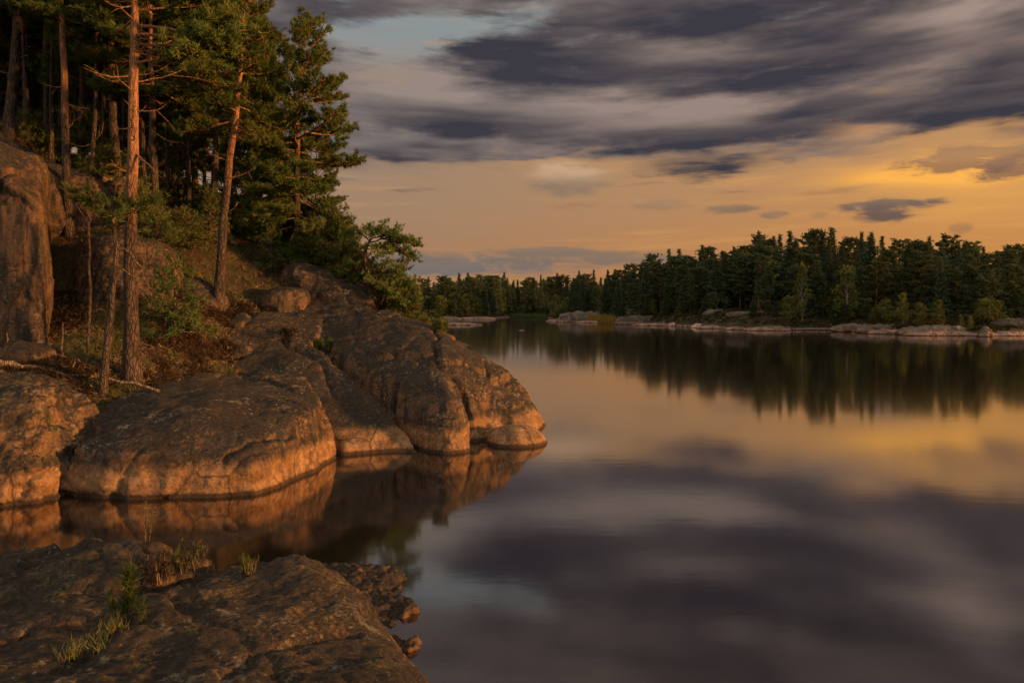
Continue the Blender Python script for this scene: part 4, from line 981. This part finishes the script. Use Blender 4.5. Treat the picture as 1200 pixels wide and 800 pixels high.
# small leaning pine and the slender stem in front
b = at(121, 460, 15.3)
p = Pine(61).trunk(rel([(121, 460, 0), (124, 420, 0), (129, 370, 0), (134, 320, 0), (138, 290, 0), (133, 268, 0), (131, 250, 0)], 15.3, b), 0.095, 8, 1.3, 0.35)
for az, l, t in ((0.2, 0.9, 0.97), (3.0, 0.8, 0.98), (-0.7, 0.8, 0.93), (1.4, 0.7, 0.99), (-2.2, 0.7, 0.99), (0.0, 0.5, 1.0)): p.limb(min(t, .995), az, l, 0.25, dens=7, start=0.35)
p.limb_path(rel([(137, 292, 0), (150, 290, 0), (160, 305, 0), (172, 322, 0), (170, 336, 0), (180, 352, 0)], 15.3, b), .028, foliage=False)
p.limb_path(rel([(134, 310, 0), (152, 318, 0), (166, 338, 0), (176, 362, 0)], 15.3, b), .02, foliage=False)
p.build('pine_tree', b, 'crooked half-dead little pine leaning right in front of the tallest pine')
def wood(name, paths, label, cat, mat='dead', group=None):
    mb = MB(); b = np.array(paths[0][0][0])
    for P, r0, r1 in paths:
        P = interp_path(np.array(P)-b, 10); P[1:-1] += np.random.default_rng(len(P)+int(abs(b[0]*100))).normal(size=(8, 3))*r0*0.25
        mb.tube(P, np.linspace(r0, r1, 10), 7)
    o = link(name, mb.mesh(name), M[mat], None, tuple(b)); return tag(o, label, cat, group)
wood('bare_stem', [([at(104, 442, 16.6), at(104, 380, 16.6), at(105, 310, 16.6), at(104, 252, 16.6)], 0.042, 0.026), ([at(104, 270, 16.6), at(96, 250, 16.6), at(88, 238, 16.7)], 0.02, 0.008), ([at(104, 262, 16.6), at(112, 246, 16.5), at(124, 238, 16.5)], 0.02, 0.008)],
     'slender straight bare stem left of the crooked little pine', 'dead tree', 'bark')
wood('dead_stump', [([at(73, 442, 16.2), at(73, 415, 16.2), at(74, 378, 16.2)], 0.045, 0.02)], 'thin broken snag standing up behind the fallen log', 'snag')
wood('dead_stump', [([at(9, 424, 16.0), at(8, 405, 16.0), at(8, 390, 16.0)], 0.04, 0.015)], 'short dead stick standing at the left end of the fallen log', 'snag')
wood('dead_stump', [([at(137, 446, 16.2), at(138, 432, 16.2), at(140, 421, 16.2)], 0.022, 0.01)], 'tiny pale twig standing between the crooked pine and the tallest pine', 'snag')
wood('fallen_log', [([at(-20, 420, 15.4), at(10, 426, 15.4), at(40, 431, 15.5), at(70, 436, 15.6), at(90, 433, 15.8)], 0.095, 0.035), ([at(58, 433, 15.5), at(80, 440, 15.4), at(112, 440, 15.6)], 0.03, 0.012), ([at(84, 434, 15.7), at(88, 424, 15.7)], 0.02, 0.01)],
     'grey fallen log lying across the left rock', 'log')
wood('fallen_branch', [([at(126, 443, 15.5), at(142, 448, 15.5), at(160, 450, 15.45), at(178, 455, 15.4), at(187, 458, 15.4)], 0.045, 0.03), ([at(150, 449, 15.5), at(165, 446, 15.5), at(176, 444, 15.6)], 0.02, 0.008)],
     'orange-lit fallen branch at the foot of the tallest pine', 'branch')

# ------------------------------------------------------------------ ground cover of the bank
def sprigs(name, pts, mat, rng, k, ln, w, up=1.0, spread=0.6):
    mb = MB(); pts = np.asarray(pts)
    needle_tufts(mb, pts, np.tile([0, 0, up], (len(pts), 1)), rng, k, ln, w, spread)
    return link(name, mb.mesh(name, False), M[mat])
rg = np.random.default_rng(77)
xy = np.r_[np.c_[rg.uniform(-13.5, -6, 90000), rg.uniform(14, 22, 90000)], np.c_[rg.uniform(-20, -2, 70000), rg.uniform(15, 32, 70000)]]; rg.shuffle(xy)
hn = fbm(np.c_[xy, np.zeros(len(xy))], 0.55, 3, 0.5, 40)
z = bank_z(xy)
rockvox = set()
for V2, o in ROCKS:
    kx = np.unique(np.floor(V2[:, :2]/0.12).astype(int), axis=0)
ok = z > 0.6
keep = ok & (hn > 0.10)
tag(sprigs('heather', np.c_[xy[keep], z[keep]+0.02][:16000], 'heather', rg, 7, 0.12, 0.009), 'reddish brown heather spread over the slope under the pines', 'heather', kind='stuff')
keep = ok & (hn < -0.12)
tag(sprigs('grass', np.c_[xy[keep], z[keep]+0.01][:14000], 'grass', rg, 6, 0.11, 0.007), 'dull green bilberry and grass patches between the rocks', 'grass', kind='stuff')
keep = ok & (np.abs(hn) < 0.6)
sel = np.c_[xy[keep], z[keep]+0.03][:26000]
mb = MB(); d = rg.normal(size=(len(sel), 3))*np.array([1, 1, 0.15]); needle_tufts(mb, sel, d, rg, 3, 0.16, 0.010, 0.9)
tag(link('leaf_litter', mb.mesh('leaf_litter', False), M['litter']), 'pale needle litter and dry twigs strewn on the forest floor', 'litter', kind='stuff')

# plants placed on rocks: height from the rock surface
def rock_hit(px, py, y0, y1):
    """first rock point met along the ray through a photo pixel"""
    for Yd in np.arange(y0, y1, 0.03):
        x, y, z_ = at(px, py, Yd); t = rock_top(x, y)
        if t is not None and z_ <= t: return (x, y, t)
    x, y, z_ = at(px, py, (y0+y1)/2); t = rock_top(x, y); return (x, y, t if t is not None else z_)
def plant(name, loc, label, cat, stems, mat, seed, group=None, stem_mat='bark_small'):
    """stems: (height, lean, tuft count, tuft length, width, needles)"""
    rng = np.random.default_rng(seed); e = empty(name, loc, label, cat, group)
    lf = MB()
    for (h, off, lean, n, ln, w, k, spread, up) in stems:
        a = rng.uniform(0, 6.28); P = np.array([[off[0], off[1], -0.03], [off[0]+lean*0.4*math.cos(a), off[1]+lean*0.4*math.sin(a), h*0.5], [off[0]+lean*math.cos(a), off[1]+lean*math.sin(a), h]])
        st = MB(); st.tube(P, [0.006, 0.005, 0.003], 5); link('stem', st.mesh('stem'), M[stem_mat], e)
        t = np.linspace(0.15, 1.0, n); c = P[0]+(P[2]-P[0])*t[:, None]+rng.normal(size=(n, 3))*0.01
        needle_tufts(lf, c, np.tile([0, 0, up], (n, 1)), rng, k, ln, w, spread)
    link('foliage', lf.mesh('foliage', False), M[mat], e)
    return e
rr = random.Random(5)
def S(count, h, rad, **k):
    d = dict(lean=0.05, n=8, ln=0.05, w=0.003, k=10, spread=0.7, up=0.6); d.update(k)
    return [(h*rr.uniform(0.6, 1.1), (rr.gauss(0, rad), rr.gauss(0, rad)), d['lean'], d['n'], d['ln'], d['w'], d['k'], d['spread'], d['up']) for _ in range(count)]
L = rock_hit(148, 722, 3.6, 6.6)
plant('pine_seedling', L, 'tiny bright green pine seedling growing on the foreground ledge', 'seedling', [(0.34, (0, 0), 0.02, 34, 0.085, 0.0035, 22, 0.75, 0.7), (0.13, (0.09, -0.02), 0.07, 8, 0.07, 0.0035, 14, 0.8, 0.4), (0.15, (-0.06, 0.02), 0.06, 9, 0.07, 0.0035, 14, 0.8, 0.4)], 'young_needles', 3)
L = rock_hit(134, 738, 3.6, 6.6)
plant('grass_tuft', L, 'yellow-green grass tuft below the pine seedling', 'grass tuft', S(7, 0.03, 0.03, ln=0.075, k=7, n=3, spread=0.4, up=1.0, w=0.0035), 'grass', 4, 'grass tufts on the foreground ledge')
L = rock_hit(185, 680, 4.2, 6.8)
plant('heather_plant', L, 'dry reddish heather bush on the foreground ledge right of the seedling', 'heather', S(16, 0.20, 0.07, n=9, ln=0.035, k=9), 'heather', 6)
L = rock_hit(207, 668, 4.2, 6.8)
plant('heather_plant', L, 'pale yellowish heather beside the reddish bush on the foreground ledge', 'heather', S(14, 0.13, 0.06, n=7, ln=0.04, k=9), 'grass', 7)
L = rock_hit(226, 655, 4.6, 6.9)
plant('herb', L, 'thin green herb with upright stalks near the back edge of the foreground ledge', 'plant', S(6, 0.15, 0.05, n=7, ln=0.035, k=5, w=0.005), 'grass', 8)
L = rock_hit(172, 634, 5.0, 7.2)
plant('herb', L, 'single tall dry stalk sticking up from the back edge of the foreground ledge', 'plant', S(2, 0.36, 0.02, n=12, ln=0.025, k=5, w=0.005), 'grass', 9)
L = rock_hit(292, 650, 4.8, 7.2)
plant('grass_tuft', L, 'upright grass sprigs in the notch at the back edge of the foreground ledge', 'grass tuft', S(7, 0.11, 0.035, n=5, ln=0.055, k=5, spread=0.35, up=1.0, w=0.004), 'grass', 10, 'grass tufts on the foreground ledge')
L = rock_hit(100, 765, 3.4, 6.0)
plant('grass_tuft', L, 'sparse dull grass in a crack low on the foreground ledge', 'grass tuft', S(8, 0.04, 0.05, n=3, ln=0.09, k=7, spread=0.5, up=1.0), 'grass', 12, 'grass tufts on the foreground ledge')
L = rock_hit(515, 388, 17, 24)
plant('small_bush', (L[0], L[1]+0.2, L[2]-0.02), 'small green bush on the shoulder of the granite point', 'bush', S(16, 0.35, 0.16, n=9, ln=0.13, k=9, w=0.014), 'grass', 13)
L = rock_hit(378, 410, 16, 23)
plant('small_bush', L, 'low green sprig growing in the crack on top of the high slab', 'bush', S(12, 0.28, 0.18, n=7, ln=0.12, k=8, w=0.012), 'young_needles', 14)
L = rock_hit(345, 395, 16, 23)
plant('small_bush', L, 'little heather clump in a hollow of the middle slab', 'bush', S(14, 0.25, 0.2, n=7, ln=0.11, k=8, w=0.012), 'heather', 15)

# ------------------------------------------------------------------ far trees
def spruce(seed, Ht, R0):
    p = Pine(seed); rng = p.r; p.trunk([(0, 0, 0), (0.05, 0, Ht*.5), (0, 0.05, Ht)], 0.17, 6, 1.2, 0.06)
    z = 0.05*Ht; C = []; Dr = []; T = []
    while z < Ht*0.985:
        f = z/Ht; r = R0*(1-f)**0.85*rng.uniform(0.75, 1.15)+0.03; n = max(3, int(3+r*5.5)); a0 = rng.uniform(0, 6.28)
        for k in range(n):
            a = a0+k*6.283/n+rng.normal()*0.25; l = r*rng.uniform(0.6, 1.15); m = max(1, int(l/0.32))
            t = np.linspace(0.3, 1, m); h = np.array([math.cos(a), math.sin(a), -0.32+0.5*f])
            C.append(np.array([0, 0, z])+h*(l*t)[:, None]+rng.normal(size=(m, 3))*0.08); Dr.append(np.tile(h*0.9+np.array([0, 0, -0.1]), (m, 1))); T.append(rng.uniform(0.1, 0.9)+rng.normal(size=m)*0.12)
        z += 0.22+0.22*(1-f)
    p.C, p.D, p.T = C, Dr, T; return p
def farpine(seed, Ht, R0, t0):
    p = Pine(seed); rng = p.r; x = rng.normal(size=2)*0.4
    p.trunk([(0, 0, 0), (x[0]*.5, x[1]*.5, Ht*.5), (x[0], x[1], Ht)], 0.19, 6, 1.2, 0.15)
    n = 40
    for k in range(n):
        f = (k+rng.uniform(0, .9))/n; t = t0+(0.98-t0)*f; c, _ = p.pos(t); a = k*2.4+rng.normal()*0.4
        l = R0*(0.6+0.8*f)*(1-f)**0.5*1.25*rng.uniform(0.6, 1.25)+0.25; h = np.array([math.cos(a), math.sin(a), 0.05+0.7*f**1.5+rng.normal()*0.1])
        p.br.tube(np.array([c, c+h*l*0.5, c+h*l]), [0.06, 0.04, 0.02], 4, False)
        m = int(8+l*15); tt = rng.uniform(0.30, 1.05, m)
        C = c+h*(l*tt)[:, None]+rng.normal(size=(m, 3))*np.array([0.27, 0.27, 0.15]); p.C.append(C); p.D.append(np.tile(h*0.3+np.array([0, 0, 0.5]), (m, 1))); p.T.append(rng.uniform(0.15, 0.85)+rng.normal(size=m)*0.15)
    return p
def birch(seed, Ht, R0, zlo=0.15, stems=1):
    p = Pine(seed); rng = p.r
    p.trunk([(0, 0, 0), (0.1, 0, Ht*.5), (0, 0.1, Ht*.95)], 0.02+0.010*Ht, 6, 1.2, 0.1)
    n = int(260*R0)
    u = rng.normal(size=(40, 3)); u /= np.linalg.norm(u, axis=1)[:, None]; u *= rng.uniform(0.4, 1, (40, 1))**0.5
    cl = np.array([0, 0, Ht*(0.5+zlo/2)])+u*np.array([R0, R0, Ht*(0.5-zlo/2)])*np.array([1, 1, 1])
    cl[:, :2] *= np.clip(1.15-0.75*(cl[:, 2:]/Ht-zlo)/(1-zlo), 0.3, 1)
    for c in cl:
        tt = min(0.95, max(0.1, c[2]/Ht-0.12)); q, _ = p.pos(tt); p.br.tube(np.array([q, (q+c)/2, c]), [0.03, 0.02, 0.008], 4, False)
        m = max(6, n//40); p.C.append(c+rng.normal(size=(m, 3))*R0*np.array([0.2, 0.2, 0.17])); p.D.append(rng.normal(size=(m, 3))*0.5+np.array([0, 0, -0.1])); p.T.append(np.full(m, rng.uniform(0.1, 0.9))+rng.normal(size=m)*0.12)
    return p
far_specs = {('spruce', 0): lambda: (spruce(101, 15, 2.3), ('far_bark', 'far_bark', 'far_spruce'), 8, 0.52, 0.08), ('spruce', 1): lambda: (spruce(102, 16, 1.9), ('far_bark', 'far_bark', 'far_spruce'), 8, 0.52, 0.08),
             ('spruce', 2): lambda: (spruce(103, 14, 2.6), ('far_bark', 'far_bark', 'far_spruce'), 8, 0.52, 0.08),
             ('pine', 0): lambda: (farpine(104, 15, 2.3, 0.30), ('far_bark', 'far_bark', 'far_pine'), 10, 0.36, 0.07), ('pine', 1): lambda: (farpine(105, 16, 2.5, 0.36), ('far_bark', 'far_bark', 'far_pine'), 10, 0.36, 0.07),
             ('pine', 2): lambda: (farpine(106, 14, 2.2, 0.18), ('far_bark', 'far_bark', 'far_pine'), 10, 0.36, 0.07),
             ('birch', 0): lambda: (birch(107, 11, 2.0), ('birch_bark', 'birch_bark', 'far_birch'), 7, 0.34, 0.11), ('birch', 1): lambda: (birch(108, 9, 2.3, 0.1), ('birch_bark', 'birch_bark', 'far_birch'), 7, 0.34, 0.11)}
NAMES = {'spruce': 'spruce_tree', 'pine': 'pine_tree', 'birch': 'birch_tree'}
fmade = {}
def far_tree(kind, v, px, d, Ht, label, group, wide=1.0, rz=None):
    x, y, z_ = far_at(px, d); rz = rr.uniform(0, 6.28) if rz is None else rz
    H0 = {('spruce', 0): 15, ('spruce', 1): 16, ('spruce', 2): 14, ('pine', 0): 15, ('pine', 1): 16, ('pine', 2): 14, ('birch', 0): 11, ('birch', 1): 9}[(kind, v)]
    s_ = Ht/H0; sc_ = (s_*wide, s_*wide, s_)
    if (kind, v) not in fmade:
        p, mats, k, ln, w = far_specs[(kind, v)]()
        fmade[(kind, v)] = p.build(NAMES[kind], (x, y, z_-0.2), label, kind, group, mats, k, ln, w, rz, sc_)
        return fmade[(kind, v)]
    return copy_thing(fmade[(kind, v)], (x, y, z_-0.2), rz, sc_, label, group)
# skyline of the far forest: top pixel row by column
TOP = np.array([(440, 326), (500, 326), (540, 321), (580, 320), (640, 322), (672, 318), (700, 316), (735, 312), (760, 300), (785, 292), (815, 292), (840, 286), (870, 284), (895, 271), (915, 274), (950, 272), (985, 268), (1005, 270), (1040, 278), (1065, 277), (1105, 277), (1150, 289), (1200, 290), (1300, 292), (1500, 292)], float)
def zone(px):
    if px < 600: return 'beyond the round bushes on the far left shore'
    if px < 700: return 'in the distant tree line beyond the narrow bay'
    if px < 830: return 'behind the rock dome and yellow reeds'
    if px < 925: return 'on the rise above the heathery knoll'
    if px < 1030: return 'in the dark forest behind the jetty'
    if px < 1130: return 'behind the young birches on the right shore'
    return 'at the right edge of the far forest'
GF = 'trees of the far forest'
rr = random.Random(19)
def kindpick(px):
    u = rr.random()
    if px < 740: return ('spruce', rr.randrange(3)) if u < 0.60 else (('pine', rr.randrange(3)) if u < 0.93 else ('birch', 0))
    return ('spruce', rr.randrange(3)) if u < 0.50 else (('pine', rr.randrange(3)) if u < 0.96 else ('birch', 0))
ADJ = {'spruce': 'dark pointed spruce', 'pine': 'dark broad-topped pine', 'birch': 'paler green birch'}
cnt_far = 0
for row, (d0, d1, frac) in enumerate(((12, 18, 0.80), (22, 32, 0.92), (36, 50, 1.0), (56, 80, 1.02))):
    px = 446.0+row*5
    while px < 1290:
        Ys = float(shore_Y(px)); d = rr.uniform(d0, d1)
        if row == 0 and 842 < px < 905: d += 10
        Yt = Ys+d; step = rr.choice((1.3, 1.8, 2.4, 3.2, 4.2, 3.0))*rr.uniform(0.85, 1.15)*FPX/Yt
        x, y, z_ = far_at(px, d)
        top = np.interp(px, TOP[:, 0], TOP[:, 1])
        want = CAM_H+(HOR-top)/FPX*y-z_
        hgt = want*frac*rr.uniform(0.74, 1.04) if row != 2 else want*rr.uniform(0.84, 1.05)
        hgt = min(max(hgt, 6), 24)
        kd, v = kindpick(px)
        if kd == 'birch' : hgt *= 0.7
        far_tree(kd, v, px, d, hgt, ADJ[kd]+' '+zone(px), GF, wide=rr.uniform(1.0, 1.45)*min(1.15, 14/hgt)**0.5)
        cnt_far += 1
        px += step*(1.0 if row < 3 else 1.3)
# low bushes along the forest edge
GB = 'low bushes along the far forest edge'
px = 470.0
while px < 1280:
    d = rr.uniform(5, 13); skip = any(a_ < px < b_ for a_, b_ in ((664, 722), (842, 880), (1044, 1150)))
    if not skip:
        kd, v = rr.choice((('birch', 1), ('birch', 0), ('spruce', 2), ('pine', 2)))
        far_tree(kd, v, px, d, rr.uniform(1.6, 4.5), ('low leafy bush ' if kd == 'birch' else 'small young conifer ')+'at the forest edge '+zone(px), GB, wide=rr.uniform(1.2, 1.9))
    px += rr.uniform(5, 13)
print('far trees', cnt_far)
# trees that stand out
far_tree('pine', 2, 800, 6, 7.5, 'slim pine on the shore just right of the rocky knoll left of centre', None, 0.9)
far_tree('pine', 0, 809, 8, 8.3, 'slim pine with a bare trunk, second of the pair near the bright shore stones', None, 0.8)
far_tree('pine', 2, 757, 6, 6.0, 'small pale pine by the shore right of the yellow reeds', None, 0.9)
far_tree('pine', 0, 891, 9, 9.5, 'slender pine with a long pale trunk on the heathery knoll', None, 0.7)
far_tree('pine', 1, 901, 11, 10.5, 'pine with thin trunk just right of the slender pine on the knoll', None, 0.7)
far_tree('birch', 0, 940, 6, 10.5, 'yellowing birch with leaning trunk left of the jetty', None, 0.7)
far_tree('birch', 1, 992, 7, 9.5, 'tall grey-green birch at the right end of the jetty', None, 0.85)
far_tree('birch', 0, 1058, 3.2, 5.0, 'yellow-green young birch with pale stem, tallest of the shore saplings', None, 0.95)
far_tree('birch', 1, 1078, 3.5, 3.9, 'bushy young birch second from the left among the shore saplings', None, 0.95)
far_tree('birch', 0, 1100, 4.0, 4.3, 'young birch with pointed top, middle one of the shore saplings', None, 1.1)
far_tree('birch', 0, 1126, 3.5, 2.6, 'narrow little birch sapling second from the right', None, 0.9)
far_tree('birch', 1, 1137, 3.3, 2.1, 'smallest bright sapling above the pink shore rocks', None, 0.8)
far_tree('pine', 1, 1143, 14, 10.8, 'pine with a see-through crown letting the sky glow through', None, 1.1)
for px, h_, w_ in ((516, 8, 1.3), (534, 9, 1.3), (549, 8.5, 1.2), (560, 7, 1.1)):
    far_tree('birch', 1, px, 5, h_, 'rounded olive green deciduous tree on the far left shore', 'round trees on the far left shore', w_*1.2)
far_tree('birch', 1, 652, 8, 7, 'low pale bush tree left of the rock dome', None, 1.0)
far_tree('birch', 1, 663, 10, 6, 'small pale green tree just behind the rock dome', None, 1.0)

# ------------------------------------------------------------------ far shore rocks, reeds, jetty
def far_rock(px, d, rx, ry, rzz, label, mat='far_rock', seed=0.0, sink=0.15, rot=0, e=2.3, name='shore_rock', group=None):
    x, y, z_ = far_at(px, d); z_ = max(z_, 0) if d > 0 else 0.0
    return rock(name, label, M[mat], [((x, y, z_-sink*rzz), (rx, ry, rzz*(1+sink)), (0, 0, rot), e, 2.2)], max(0.10, min(rx, rzz)/9), 0.3, zmin=min(z_, 0)-0.5, amp=(0.12*rzz, 0.10*rzz, 0.05*rzz), fr=(0.6/rzz**.5, 1.2/rzz**.5, 3/rzz**.5), seed=seed, group=group, pl=((rzz*1.1, 0.16*rzz, 0.10*rzz, 0.06), (rzz*0.4, 0.05*rzz, 0.04*rzz, 0.07)))
far_rock(682, 3, 6.6, 3.6, 2.5, 'pale domed rock at the mouth of the bay', seed=20)
far_rock(664, 0, 6.0, 2.0, 0.7, 'flat pink rock spit running left from the rock dome', seed=21)
far_rock(700, -1, 5.5, 1.6, 0.6, 'flat pale rock at the water under the yellow reeds', seed=22)
far_rock(748, 2, 5.5, 3.0, 1.4, 'dark rocky knoll at the shore right of the yellow reeds', 'far_dark', seed=23)
far_rock(775, -0.5, 6.5, 1.5, 0.55, 'long flat pink shore rock left of the pair of slim pines', seed=24)
far_rock(788, 0, 1.0, 0.8, 0.7, 'bright white stone at the water, left one of two', seed=25, mat='far_white')
far_rock(818, 0, 1.3, 0.8, 0.7, 'bright white stone at the water below the slim pines', seed=26, mat='far_white')
far_rock(838, 0, 3.5, 1.2, 0.6, 'low pinkish rock below the heathery knoll', seed=27)
far_rock(862, -0.4, 1.9, 1.0, 0.5, 'small flat dark rock overhanging the water below the knoll', 'far_dark', seed=28)
far_rock(838, 11, 2.6, 1.6, 0.9, 'pale rock slab high on the heathery knoll behind the two white stones', seed=51, rot=20)
far_rock(866, 6, 2.2, 1.2, 0.6, 'low rock breaking through the middle of the heathery knoll', seed=52, rot=-10)
far_rock(888, 9, 2.4, 1.3, 0.7, 'grey rock at the foot of the slender pine on the knoll', seed=53, rot=15)
far_rock(905, 0, 4.5, 1.3, 0.7, 'pinkish shore rock at the left end of the jetty', seed=29)
far_rock(1000, 0.5, 3.4, 1.4, 0.75, 'rounded pale rock at the right end of the jetty', seed=30)
far_rock(1032, 0.5, 3.4, 1.5, 0.85, 'rounded grey rock left of the young birches', seed=31)
far_rock(1050, -0.8, 4.0, 1.2, 0.6, 'white-flecked low rock at the water under the tallest sapling', seed=32)
far_rock(1098, 0.8, 5.6, 1.8, 0.9, 'broad mossy-topped rock in front of the young birches', seed=33)
far_rock(1110, -0.8, 6.0, 1.2, 0.55, 'long pink shelf at the water below the young birches', seed=34)
far_rock(1154, -0.2, 0.9, 0.7, 1.1, 'upright orange-lit stone at the end of the pink shelf', seed=35)
far_rock(1180, 0, 3.0, 1.4, 0.6, 'low grey rock at the right edge of the shore', 'far_dark', seed=36)
far_rock(1195, 4, 4.5, 2.5, 0.9, 'dark broken rock slope at the right edge', 'far_dark', seed=37)
x0, y0, _ = at(535, 381, 148)
rock('islet', 'low pink skerry just beyond the granite point', M['far_rock'], [((x0, y0, -0.2), (6.0, 1.6, 0.75), (0, 0, 0), 2.3, 2.2), ((x0-6, y0+1, -0.2), (4.0, 1.8, 1.1), (0, 0, 0), 2.3, 2.2)], 0.16, seed=38, amp=(0.12, 0.1, 0.05))
x0, y0, _ = at(560, 374, 232)
rock('islet', 'flat reddish rock at the foot of the round trees on the far left shore', M['far_rock'], [((x0, y0, -0.2), (6.5, 2.5, 1.1), (0, 0, 0), 2.3, 2.2), ((x0-11, y0+1, -0.2), (5.0, 2.2, 1.2), (0, 0, 0), 2.3, 2.2)], 0.2, seed=39, amp=(0.16, 0.12, 0.06))
x0, y0, _ = at(611, 387.2, 111)
rock('islet', 'tiny pale rock barely breaking the surface in mid-lake', M['far_rock'], [((x0, y0, -0.12), (0.75, 0.4, 0.24), (0, 0, 0), 2.2, 2.2)], 0.05, seed=41, amp=(0.03, 0.02, 0.01))
# skerry bush
plant('small_bush', (at(514, 378, 146)[0], 146.5, 0.5), 'small green bush on the pink skerry', 'bush', S(24, 1.8, 0.6, n=10, ln=0.5, k=9, w=0.08, lean=0.3), 'grass', 31)
def reeds(name, label, px0, px1, d0, d1, n, h, mat):
    rg = np.random.default_rng(int(px0)); pts = []
    for _ in range(n):
        x, y, z_ = far_at(rg.uniform(px0, px1), rg.uniform(d0, d1)); pts.append((x, y, max(z_, -0.1)))
    mb = MB(); needle_tufts(mb, np.array(pts), np.tile([0, 0, 1.0], (n, 1)), rg, 7, h, 0.05, 0.22)
    tag(link(name, mb.mesh(name, False), M[mat]), label, 'reeds', kind='stuff')
rg = np.random.default_rng(91); pts = []; tn = []
for _ in range(9000):
    q = rg.uniform(560, 1270); d = rg.uniform(1.5, 16)
    if 655 < q < 725 and d < 6: continue
    pts.append((q, d))
pts = np.array(pts); Hh, Xx, Yy = far_h(pts[:, 0], pts[:, 1])
mb = MB(); keep = Hh > 0.55
needle_tufts(mb, np.c_[Xx, Yy, Hh][keep], np.tile([0, 0, 0.6], (keep.sum(), 1)), rg, 8, 0.42, 0.05, 1.0, np.clip(0.5+0.8*fbm(np.c_[Xx, Yy, Hh][keep], 0.35, 3), 0, 1))
tag(link('shore_heath', mb.mesh('shore_heath', False), leaf_mat('shore_heath_leaves', (0.025, 0.030, 0.012), (0.055, 0.050, 0.022), (0.10, 0.070, 0.035), 0.1)), 'low brown and olive heath covering the far shore under the trees', 'heath', kind='stuff')
reeds('reeds', 'bright yellow reed patch beside the rock dome', 690, 720, -2, 3.5, 900, 1.3, 'reeds')
reeds('reeds', 'pale green reed strip at the back of the narrow bay', 598, 642, -2, 2, 900, 1.2, 'greenreeds')
# jetty
xa, ya, _ = at(928, 388.5, 106); xb, yb, _ = at(986, 388.5, 106)
e = empty('jetty', (xa, ya, 0), 'narrow grey wooden jetty along the right shore', 'jetty')
def boxm(name, x0, x1, y0, y1, z0, z1, mat, par):
    v = np.array([(x, y, z) for x in (x0, x1) for y in (y0, y1) for z in (z0, z1)], float)
    q = np.array([[0, 1, 3, 2], [4, 6, 7, 5], [0, 4, 5, 1], [2, 3, 7, 6], [0, 2, 6, 4], [1, 5, 7, 3]])
    return link(name, new_mesh(name, v, q, False), mat, par)
mb = MB(); Lj = xb-xa
for k in range(52):
    x = k*Lj/52; j = rr.uniform(-.02, .02)
    v = np.array([(a_, b_+j, c_) for a_ in (x, x+Lj/52-0.02) for b_ in (-0.7, 0.7) for c_ in (0.36, 0.42)]); mb.add(v, np.array([[0, 1, 3, 2], [4, 6, 7, 5], [0, 4, 5, 1], [2, 3, 7, 6], [0, 2, 6, 4], [1, 5, 7, 3]]))
link('deck', mb.mesh('deck', False), M['planks'], e)
boxm('beam', 0, Lj, -0.62, -0.52, 0.18, 0.357, M['far_bark'], e); boxm('beam', 0, Lj, 0.52, 0.62, 0.18, 0.357, M['far_bark'], e)
for k in range(5):
    for yy in (-0.57, 0.57):
        mb = MB(); x = 0.3+k*(Lj-0.6)/4; mb.tube([(x, yy, -1.5), (x, yy, -0.5), (x, yy, 0.17)], [0.08, 0.08, 0.08], 8); link('post', mb.mesh('post'), M['far_bark'], e)
